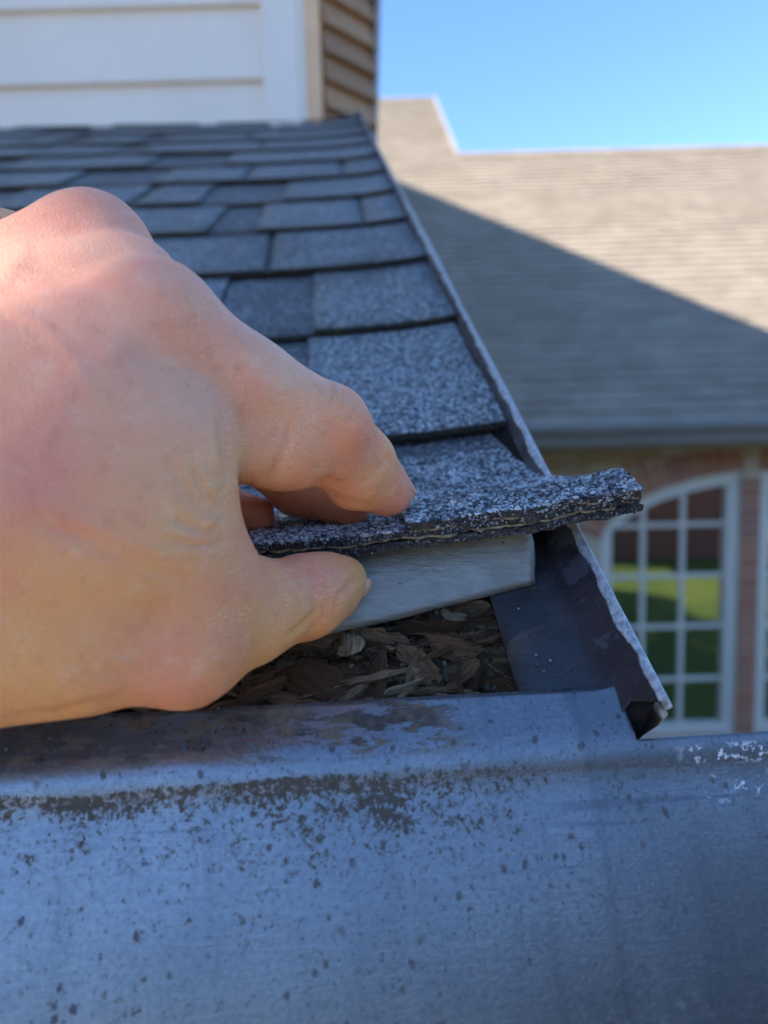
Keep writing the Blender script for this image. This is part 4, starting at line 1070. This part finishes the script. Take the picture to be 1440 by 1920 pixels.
# ================================================================== the hand (left hand from the left, thumb below, index above the shingle)
def seg_dist(P, a, b, ra, rb):
    a = a.astype(np.float32); b = b.astype(np.float32); ra = np.float32(ra); rb = np.float32(rb)
    ab = b-a; t = np.clip(((P-a) @ ab)/(ab @ ab), 0, 1)
    q = P-a-t[:, None]*ab
    return np.sqrt(np.einsum('ij,ij->i', q, q))-(ra+(rb-ra)*t)
def smin(a, b, k):
    h = np.clip(0.5+0.5*(b-a)/k, 0, 1)
    return b*(1-h)+a*h-k*h*(1-h)
def J(px, py, d, r): return (at(px, py, d), r*0.001)
PALM = [
    [J(292, 602, .165, 13.4), J(-60, 760, .152, 17), J(-330, 900, .152, 20)],
    [J(172, 478, .195, 16.8), J(-120, 640, .180, 18), J(-380, 820, .172, 20)],
    [J(10, 492, .225, 16), J(-330, 800, .190, 18)],
    [J(-110, 560, .250, 13), J(-380, 830, .210, 16)],
    [J(-180, 1100, .152, 19), J(140, 1170, .158, 15.5), J(345, 1213, .164, 13.2)],
    [J(-160, 1262, .152, 16.5), J(140, 1208, .160, 14.5)],
    [J(190, 800, .158, 19), J(245, 1010, .158, 18.5)],
    [J(60, 950, .154, 22), J(-250, 950, .154, 25)],
    [J(335, 830, .165, 13.5), J(350, 1050, .167, 12.5)],
    [J(350, 1050, .167, 12), J(410, 1095, .172, 11.5)],
    [J(-330, 820, .168, 21), J(-760, 960, .175, 23)], [J(-300, 1040, .155, 20), J(-760, 1110, .160, 23)],
    [J(60, 640, .185, 22), J(-200, 860, .180, 24)], [J(240, 545, .180, 14.5), J(60, 620, .172, 17)],
]
FINGERS = [
    ([J(292, 602, .165, 13.2), J(458, 722, .178, 12.2), J(618, 796, .192, 10.6), J(684, 862, .210, 8.7), J(741, 924, .227, 6.6)],
     [J(440, 822, .180, 12.0), J(535, 838, .187, 11.2), J(622, 850, .198, 9.2), J(664, 896, .208, 8.6), J(722, 929, .222, 6.8)]),
    ([J(172, 478, .195, 15), J(430, 800, .226, 11), J(560, 913, .239, 9.6), J(655, 944, .237, 8.2)], []),
    ([J(10, 492, .225, 14), J(315, 840, .246, 10.2), J(402, 945, .246, 8.6), J(478, 969, .240, 7.2)], []),
    ([J(-110, 560, .250, 12), J(180, 820, .266, 8.8), J(320, 930, .262, 7.6), J(370, 962, .256, 6.6)], []),
    ([J(345, 1213, .164, 13.2), J(470, 1152, .181, 12.2), J(572, 1118, .198, 11.6), J(610, 1102, .205, 9.7), J(641, 1090, .2115, 8.1)],
     [J(400, 1095, .172, 11.6), J(500, 1125, .185, 10.5)]),
]
def hand_sdf(P):
    P = np.asarray(P, np.float32)
    d = None
    for ch in PALM:
        for (a, ra), (b, rb) in zip(ch[:-1], ch[1:]):
            q = seg_dist(P, a, b, ra, rb); d = q if d is None else smin(d, q, 0.011)
    out = d
    for main, extra in FINGERS:
        f = None
        for (a, ra), (b, rb) in zip(main[:-1], main[1:]):
            q = seg_dist(P, a, b, ra, rb); f = q if f is None else smin(f, q, 0.0045)
        out = np.minimum(out, smin(d, f, 0.0065))
        for (a, ra), (b, rb) in zip(extra[:-1], extra[1:]):
            f = smin(f, seg_dist(P, a, b, ra, rb), 0.0045)
        if extra: out = np.minimum(out, smin(d, f, 0.0016))
    return out
def surface_nets(lo, hi, h, fn, blk=8):
    n = np.ceil((hi-lo)/h).astype(int)+1; n = ((n+blk-1)//blk)*blk+1
    vals = np.full(n, 1.0, np.float32)
    nb3 = (n-1)//blk
    loc = np.stack(np.meshgrid(*[np.arange(blk+1)]*3, indexing='ij'), -1).reshape(-1, 3)
    cen = np.stack(np.meshgrid(*[np.arange(k) for k in nb3], indexing='ij'), -1).reshape(-1, 3)
    dc = fn(lo+(cen*blk+blk/2)*h)
    lim = blk*h*0.87+0.0022
    near = cen[np.abs(dc) < lim]
    for q in range(0, len(near), 96):
        ch = near[q:q+96]*blk
        v = fn((lo+(loc[None]+ch[:, None])*h).reshape(-1, 3)).reshape(len(ch), blk+1, blk+1, blk+1)
        for o, vv in zip(ch, v): vals[o[0]:o[0]+blk+1, o[1]:o[1]+blk+1, o[2]:o[2]+blk+1] = vv
    for c in cen[dc <= -lim]:
        o = c*blk; w3 = vals[o[0]:o[0]+blk+1, o[1]:o[1]+blk+1, o[2]:o[2]+blk+1]; w3[w3 == 1.0] = -1.0
    ins = vals < 0
    corners = [(i, j, k) for i in (0, 1) for j in (0, 1) for k in (0, 1)]
    N = np.array(vals.shape)-1
    sl = lambda A, c: A[c[0]:c[0]+N[0], c[1]:c[1]+N[1], c[2]:c[2]+N[2]]
    cnt = sum(sl(ins, c).astype(np.int8) for c in corners)
    act = (cnt > 0) & (cnt < 8)
    idx = np.argwhere(act)
    vid = np.full(act.shape, -1, np.int64); vid[act] = np.arange(len(idx))
    acc = np.zeros((len(idx), 3)); num = np.zeros(len(idx))
    for a in corners:
        for ax in range(3):
            if a[ax] == 0:
                b = list(a); b[ax] = 1
                va = vals[tuple((idx+a).T)]; vb = vals[tuple((idx+b).T)]
                m_ = (va < 0) != (vb < 0); t = np.where(m_, va/(va-vb+1e-12), 0)
                p = np.array(a, float)[None]+np.zeros((len(idx), 3)); p[:, ax] += t
                acc += p*m_[:, None]; num += m_
    V = lo+(idx+acc/num[:, None])*h
    F_ = []
    for ax in range(3):
        u, w_ = (ax+1) % 3, (ax+2) % 3
        A = ins[1:-1, 1:-1, 1:-1]; sh = [slice(1, -1)]*3; sh[ax] = slice(2, None); B = ins[tuple(sh)]
        for flip, msk in ((False, A & ~B), (True, ~A & B)):
            q = np.argwhere(msk)+1
            if not len(q): continue
            e = np.eye(3, dtype=int)
            c = [q-e[u]-e[w_], q-e[w_], q, q-e[u]]
            ids = np.stack([vid[tuple(k.T)] for k in c], -1)
            F_.append(ids[:, ::-1] if flip else ids)
    return V, np.concatenate(F_)
allp = np.array([p for ch in PALM for p, r in ch]+[p for m_, e in FINGERS for ch in (m_, e) for p, r in ch])
HV, HF = surface_nets(allp.min(0)-0.03, allp.max(0)+0.03, 0.0009, hand_sdf)
# light smoothing
ed = np.concatenate([HF[:, [0, 1]], HF[:, [1, 2]], HF[:, [2, 3]], HF[:, [3, 0]]])
deg = np.bincount(ed.ravel(), minlength=len(HV)).astype(float)
for _ in range(3):
    sm = np.zeros_like(HV)
    for k in range(3):
        sm[:, k] = np.bincount(ed[:, 0], HV[ed[:, 1], k], len(HV))+np.bincount(ed[:, 1], HV[ed[:, 0], k], len(HV))
    HV = 0.4*HV+0.6*sm/deg[:, None]
def vnormals(V, F_):
    fn = np.cross(V[F_[:, 2]]-V[F_[:, 0]], V[F_[:, 3]]-V[F_[:, 1]]); N = np.zeros_like(V)
    for c in range(4):
        for k in range(3): N[:, k] += np.bincount(F_[:, c], fn[:, k], len(V))
    return N/np.linalg.norm(N, axis=1)[:, None]
HN = vnormals(HV, HF)
g0 = hand_sdf(HV[:1]+HN[:1]*0.002)-hand_sdf(HV[:1]-HN[:1]*0.002)
if g0[0] < 0: HF = HF[:, ::-1]; HN = -HN
# relief: folds, knuckle wrinkles, tendons (real dents in the surface, laid along the skin where the folds run)
HPX, HPY, HZ = project(HV)
facing = np.clip(-((HV-CAM)*HN).sum(1)/np.linalg.norm(HV-CAM, axis=1)*4, 0, 1)*(HZ < 0.222)
disp = 0.00035*vnoise(HV, 70, 41)+0.00018*vnoise(HV, 190, 42)
def ridge(pts, height, width): fold(pts, -height, width, 0.0)
def fold(pts, depth, width, lip=0.35):
    global disp
    pts = np.array(pts, float); best = np.full(len(HV), 1e9); tt = np.zeros(len(HV)); L = np.linalg.norm(np.diff(pts, axis=0), axis=1); cum = np.concatenate([[0], np.cumsum(L)])
    Q = np.stack([HPX, HPY], -1)
    for i in range(len(pts)-1):
        ab = pts[i+1]-pts[i]; t = np.clip(((Q-pts[i]) @ ab)/(ab @ ab), 0, 1); d = np.linalg.norm(Q-pts[i]-t[:, None]*ab, axis=1)
        m_ = d < best; best = np.where(m_, d, best); tt = np.where(m_, (cum[i]+t*L[i])/cum[-1], tt)
    taper = np.clip(np.minimum(tt, 1-tt)*5, 0.15, 1)
    g = np.exp(-(best/width)**2)-lip*np.exp(-((best-2.0*width)/(1.1*width))**2)
    disp = disp-facing*taper*depth*0.001*g
for f in [
    ([(408, 770), (416, 800), (425, 850), (428, 890), (420, 925)], 1.15, 10, .35),                      # fold at the base of the index finger
    ([(545, 780), (538, 830), (520, 875), (498, 908)], 0.9, 9, .35), ([(470, 905), (510, 912), (540, 905)], -.5, 16, 0),
    ([(318, 860), (342, 905), (368, 945), (398, 975)], 0.5, 12, .2), ([(356, 870), (378, 910), (398, 945), (408, 962)], 0.65, 9, .2), ([(388, 870), (400, 898), (412, 925)], .4, 7, .2),
    ([(318, 962), (345, 982), (378, 996), (412, 1002)], .6, 10, .2), ([(300, 1010), (350, 1022), (400, 1022), (430, 1014)], 0.55, 8, .25),
    ([(392, 905), (402, 925)], -0.8, 17, 0), ([(385, 975), (405, 985)], -0.8, 15, 0),
    ([(40, 968), (150, 1010), (240, 1055), (330, 1085), (372, 1102)], 0.6, 13, .5), ([(130, 990), (240, 1030), (320, 1060)], .35, 8, .4), ([(180, 1060), (260, 1092), (330, 1110)], .3, 8, .4),
    ([(592, 690), (605, 715), (603, 745)], .5, 6, .4), ([(610, 700), (624, 728), (622, 765)], .6, 6, .4), ([(632, 715), (646, 742), (640, 780)], .55, 6, .4), ([(655, 735), (664, 762), (655, 795)], .4, 5, .4), ([(575, 690), (588, 708), (588, 730)], .35, 6, .4),
    ([(590, 915), (612, 900), (650, 912)], .7, 8, .3), ([(620, 928), (655, 945), (690, 938)], .45, 7, .3), ([(668, 955), (700, 945), (730, 905)], .7, 7, .3),
    ([(715, 835), (722, 860), (712, 890)], .3, 5, .4), ([(727, 850), (735, 878), (726, 905)], .3, 5, .4), ([(740, 895), (738, 915), (722, 935)], .3, 4, .4), ([(752, 905), (748, 928), (735, 945)], .25, 4, .4),
    ([(552, 1186), (582, 1164), (600, 1132)], .5, 6, .4), ([(535, 1196), (565, 1176), (584, 1148)], .45, 6, .4), ([(575, 1188), (600, 1164), (616, 1132)], .5, 6, .4),
    ([(520, 1090), (555, 1076), (592, 1062)], .4, 8, .4), ([(600, 1062), (622, 1075), (634, 1100)], .4, 7, .3), ([(628, 1150), (634, 1118), (652, 1096), (684, 1074)], .5, 6, .4),
    ([(40, 470), (120, 520), (230, 540)], .5, 26, .2),
    ([(0, 1345), (90, 1340), (170, 1318), (250, 1306)], .5, 9, .4), ([(100, 1240), (190, 1262), (270, 1270)], .3, 9, .4), ([(180, 1190), (240, 1225), (300, 1285)], .3, 6, .3), ([(330, 1230), (380, 1235), (430, 1215)], .25, 7, .3),
]: fold(*f)
for v in (([(-20, 560), (70, 600), (150, 680), (190, 780)], .45, 15), ([(150, 680), (120, 780), (60, 880)], .4, 14), ([(250, 620), (150, 720), (20, 800)], .4, 22), ([(230, 1000), (150, 960), (60, 930)], .35, 13), ([(60, 450), (20, 520), (-30, 560)], .4, 16)): ridge(*v)
HV = HV+HN*disp[:, None]
me = fast_mesh('hand', HV, HF, True)
# redness of knuckles and fingertips, warmer palm side of the web
def blob(px, py, d, r):
    return np.exp(-((HV-at(px, py, d))**2).sum(1)/(r*0.001)**2)
red = 0.55*blob(240, 545, .152, 26)+0.75*blob(175, 380, .19, 26)+0.7*blob(700, 790, .19, 16)+0.9*blob(750, 925, .222, 13)+0.35*blob(620, 930, .2, 16)+0.45*blob(600, 1080, .19, 15)+0.5*blob(345, 1250, .15, 18)+0.5*blob(60, 890, .13, 22)+.35*blob(480, 1060, .172, 16)+0.8*blob(480, 975, .235, 12)+.6*blob(640, 950, .23, 14)
red = np.clip(1.15*red+0.12+0.26*vnoise(HV, 55, 61)+.20*vnoise(HV, 170, 62)+.1*vnoise(HV, 420, 63), 0, 1)
pale = np.clip(0.9*blob(100, 620, .15, 48)+0.8*blob(150, 400, .19, 40)+.5*blob(420, 600, .165, 30)+.45*blob(560, 690, .18, 22)+.3*blob(650, 800, .2, 20)+.15*vnoise(HV, 60, 66), 0, 1)
a_ = me.attributes.new('paleness', 'FLOAT', 'POINT'); a_.data.foreach_set('value', pale.astype(np.float32))
a_ = me.attributes.new('redness', 'FLOAT', 'POINT'); a_.data.foreach_set('value', red.astype(np.float32))
def skin_mat():
    m = MT('skin')
    r = m.attr('redness')
    fine = m.voro(900, 'Distance'); n = m.noise(260, 4, 0.65); mott = m.noise(70, 4, 0.6)
    c = m.mix(m.step(mott, 0.3, 0.7), (0.94, 0.40, 0.13), (0.97, 0.46, 0.175))
    c = m.mix(m.math('MULTIPLY', m.attr('paleness'), 0.85), c, (0.95, 0.52, 0.36))
    c = m.mix(m.math('MULTIPLY', r, 0.8), c, (0.90, 0.31, 0.21))
    c = m.mix(m.math('MULTIPLY', m.step(n, 0.52, 0.75), 0.32), c, (0.62, 0.22, 0.12))
    c = m.mix(m.math('MULTIPLY', m.step(m.noise(190, 3, 0.6), 0.55, 0.75), 0.25), c, (0.97, 0.62, 0.45))
    lines = m.voro(520, 'Distance', vec=m.mapped(scale=(1.6, 0.9, 1.9), rot=(0.4, 0.3, 0.6)), feature='DISTANCE_TO_EDGE')
    h = m.math('ADD', m.math('MULTIPLY', m.step(lines, 0.0, 0.14), 0.55), m.math('ADD', m.math('MULTIPLY', fine, 0.35), m.math('MULTIPLY', n, 0.5)))
    m.set(color=c, rough=m.step(n, 0.2, 0.8, 0.36, 0.5), spec=0.42, sss=0.35, sssr=(0.0035, 0.0014, 0.0007), ssss=1.0, normal=m.bump(h, 0.00027, 0.9))
    m.b.subsurface_method = 'RANDOM_WALK'
    return m.m
M_SKIN = skin_mat()
hd = link('person_hand', me, None, M_SKIN)
tag(hd, 'bare left hand reaching in from the left, pinching the lifted shingle edge', 'hand')
def nail_mat():
    m = MT('fingernail'); n = m.noise(700, 3)
    m.set(color=m.mix(n, (0.86, 0.42, 0.24), (0.92, 0.50, 0.31)), rough=0.4, spec=0.4, sss=0.25, sssr=(0.002, 0.001, 0.0006), ssss=1.0, coat=0.2); return m.m
M_NAIL = nail_mat()
def nail(c, axis, nrm, L, Wd, curve, th=0.0005):
    """curved plate centred at c on the skin, growing along axis, facing nrm"""
    axis = axis/np.linalg.norm(axis); nrm = nrm-axis*(nrm @ axis); nrm /= np.linalg.norm(nrm); side = np.cross(axis, nrm)
    u = np.linspace(-1, 1, 17); v = np.linspace(-1, 1, 15)
    Uu, Vv = np.meshgrid(u, v, indexing='ij')
    wd = np.sqrt(np.clip(1-np.abs(Vv)**4*0.75, 0.05, 1)); x = Uu*Wd/2*wd; ang = x/curve
    P = c+axis*(Vv*L/2)[..., None]+side*(np.sin(ang)*curve)[..., None]+nrm*((np.cos(ang)-1)*curve-0.0004*Vv**2)[..., None]
    n3 = side*np.sin(ang)[..., None]+nrm*np.cos(ang)[..., None]
    o = link('fingernail', sheet('fingernail', P+n3*th, P-n3*th), hd, M_NAIL)
    import bmesh
    bm = bmesh.new(); bm.from_mesh(o.data); bmesh.ops.recalc_face_normals(bm, faces=bm.faces[:]); bm.to_mesh(o.data); bm.free()
    return o
def tip_nail(chain, towards, L, Wd):
    (a, ra), (b, rb) = chain[-2:]
    ax = (b-a)/np.linalg.norm(b-a); nr = towards-ax*(towards @ ax); nr /= np.linalg.norm(nr)
    c = b-ax*rb*0.12+nr*(rb-0.0004)
    return nail(c, ax-nr*0.12, nr, L, Wd, rb*0.95)
tip_nail(FINGERS[4][0], RT*0.42-UP*0.70-FW*0.56, 0.0150, 0.0130)
tip_nail(FINGERS[0][0], RT*0.75+UP*0.55+FW*0.45, 0.012, 0.0115)
tip_nail(FINGERS[1][0], UP*0.9+FW*0.5+RT*.2, 0.011, 0.011)
tip_nail(FINGERS[2][0], UP*0.75+RT*0.45-FW*0.05, 0.010, 0.0095)
# jacket sleeve over the wrist, out of the picture to the left
def tube(name, c, radii, k=20):
    c = np.array(c); T = np.gradient(c, axis=0); T /= np.linalg.norm(T, axis=1)[:, None]
    V = []
    for i in range(len(c)):
        s_ = np.cross(T[i], EZ); s_ /= np.linalg.norm(s_); q = np.cross(s_, T[i])
        for j in range(k):
            a = 2*math.pi*j/k; rr_ = radii[i]*(1+.04*math.sin(5*a+i)); V.append(c[i]+s_*math.cos(a)*rr_+q*math.sin(a)*rr_*1.05)
    Fc = [(i*k+j, i*k+(j+1) % k, (i+1)*k+(j+1) % k, (i+1)*k+j) for i in range(len(c)-1) for j in range(k)]
    return mesh(name, V, Fc, True)
w0 = at(-640, 1010, .165); w1 = w0+np.array([-0.30, -0.06, -0.10])
ts = np.linspace(0, 1, 12)
sl_ = link('sleeve', tube('sleeve', [w0*(1-t)+w1*t for t in ts], [0.040+.012*t+.0025*math.sin(t*40) for t in ts]), hd, plain('dark_jacket', (0.03, 0.033, 0.04), 0.9, .3, 200, .001, 700))
md = sl_.modifiers.new('thickness', 'SOLIDIFY'); md.thickness = 0.002

# ================================================================== the person on the ladder, behind the camera (mirrored darkly in the metal)
def voxel_body(prims, k, h, fn_lo, fn_hi):
    def f(P):
        P = np.asarray(P, np.float32); d = None
        for (a, ra), (b, rb) in prims:
            q = seg_dist(P, np.array(a, float), np.array(b, float), ra, rb); d = q if d is None else smin(d, q, k)
        return d
    return surface_nets(np.array(fn_lo, float), np.array(fn_hi, float), h, f)
bx_, by_ = 0.30, -0.62
PB = [(((bx_, by_, -0.05), .10), ((bx_, by_, -0.50), .15)), (((bx_-.19, by_, -0.04), .085), ((bx_+.19, by_, -0.04), .085)), (((bx_-.08, by_, -.15), .13), ((bx_-.06, by_, -.55), .14)), (((bx_+.08, by_, -.15), .13), ((bx_+.06, by_, -.55), .14)),
      (((bx_, by_, .02), .06), ((bx_, by_+.02, .12), .055)), (((bx_, by_+.02, .19), .088), ((bx_, by_+.05, .25), .092)),
      (((bx_-.09, by_, -.58), .095), ((bx_-.10, by_+.06, -.98), .068)), (((bx_-.10, by_+.06, -.98), .066), ((bx_-.10, by_, -1.38), .048)), (((bx_+.09, by_, -.58), .095), ((bx_+.10, by_+.04, -.98), .068)), (((bx_+.10, by_+.04, -.98), .066), ((bx_+.10, by_, -1.38), .048)),
      (((bx_-.10, by_-.02, -1.40), .045), ((bx_-.10, by_+.16, -1.415), .038)), (((bx_+.10, by_-.02, -1.40), .045), ((bx_+.10, by_+.16, -1.415), .038)),
      (((bx_-.22, by_, -.05), .062), ((-0.30, -0.52, -.22), .05)), (((bx_+.22, by_, -.05), .062), ((bx_+.26, by_+.14, -.28), .05)), (((bx_+.26, by_+.14, -.28), .048), ((0.10, -.30, -.02), .034))]
BV, BF = voxel_body(PB, 0.05, 0.014, (-.55, -1.0, -1.6), (.85, -.1, .5))
if True:
    n0 = vnormals(BV, BF)
    if ((BV-BV.mean(0))*n0).sum() < 0: BF = BF[:, ::-1]
jacket = MT('dark_navy_clothes'); jacket.set(color=jacket.mix(jacket.noise(9, 3), (0.012, 0.013, 0.018), (0.03, 0.032, 0.042)), rough=0.9)
pb = link('person', fast_mesh('person', BV, BF, True), None, jacket.m)
tag(pb, 'person in dark clothes standing on the ladder behind the camera', 'person')
ld = empty('ladder', (0.34, -0.5, GROUND))
M_ALU = plain('ladder_aluminium', (0.5, 0.5, 0.5), 0.35, .08, 10, 0, 60, .5, .8)
lb, lt = np.array([0, -1.30, GROUND]), np.array([0, -0.10, -0.30]); lv = (lt-lb)
for x in (0.12, 0.53): put('rail', mesh('rail', boxv(lb+np.array([x, 0, 0]), (.03, 0, 0), np.array([0, .06, .0]), lv), BOXF), ld, M_ALU)
for i_ in range(9):
    p = lb+lv*(0.06+i_*0.108); put('rung', mesh('rung', boxv(p+np.array([.15, .015, 0]), (.38, 0, 0), (0, .03, 0), (0, 0, .03)), BOXF), ld, M_ALU)
tag(ld, 'aluminium ladder leaning on the eave below the camera', 'ladder')
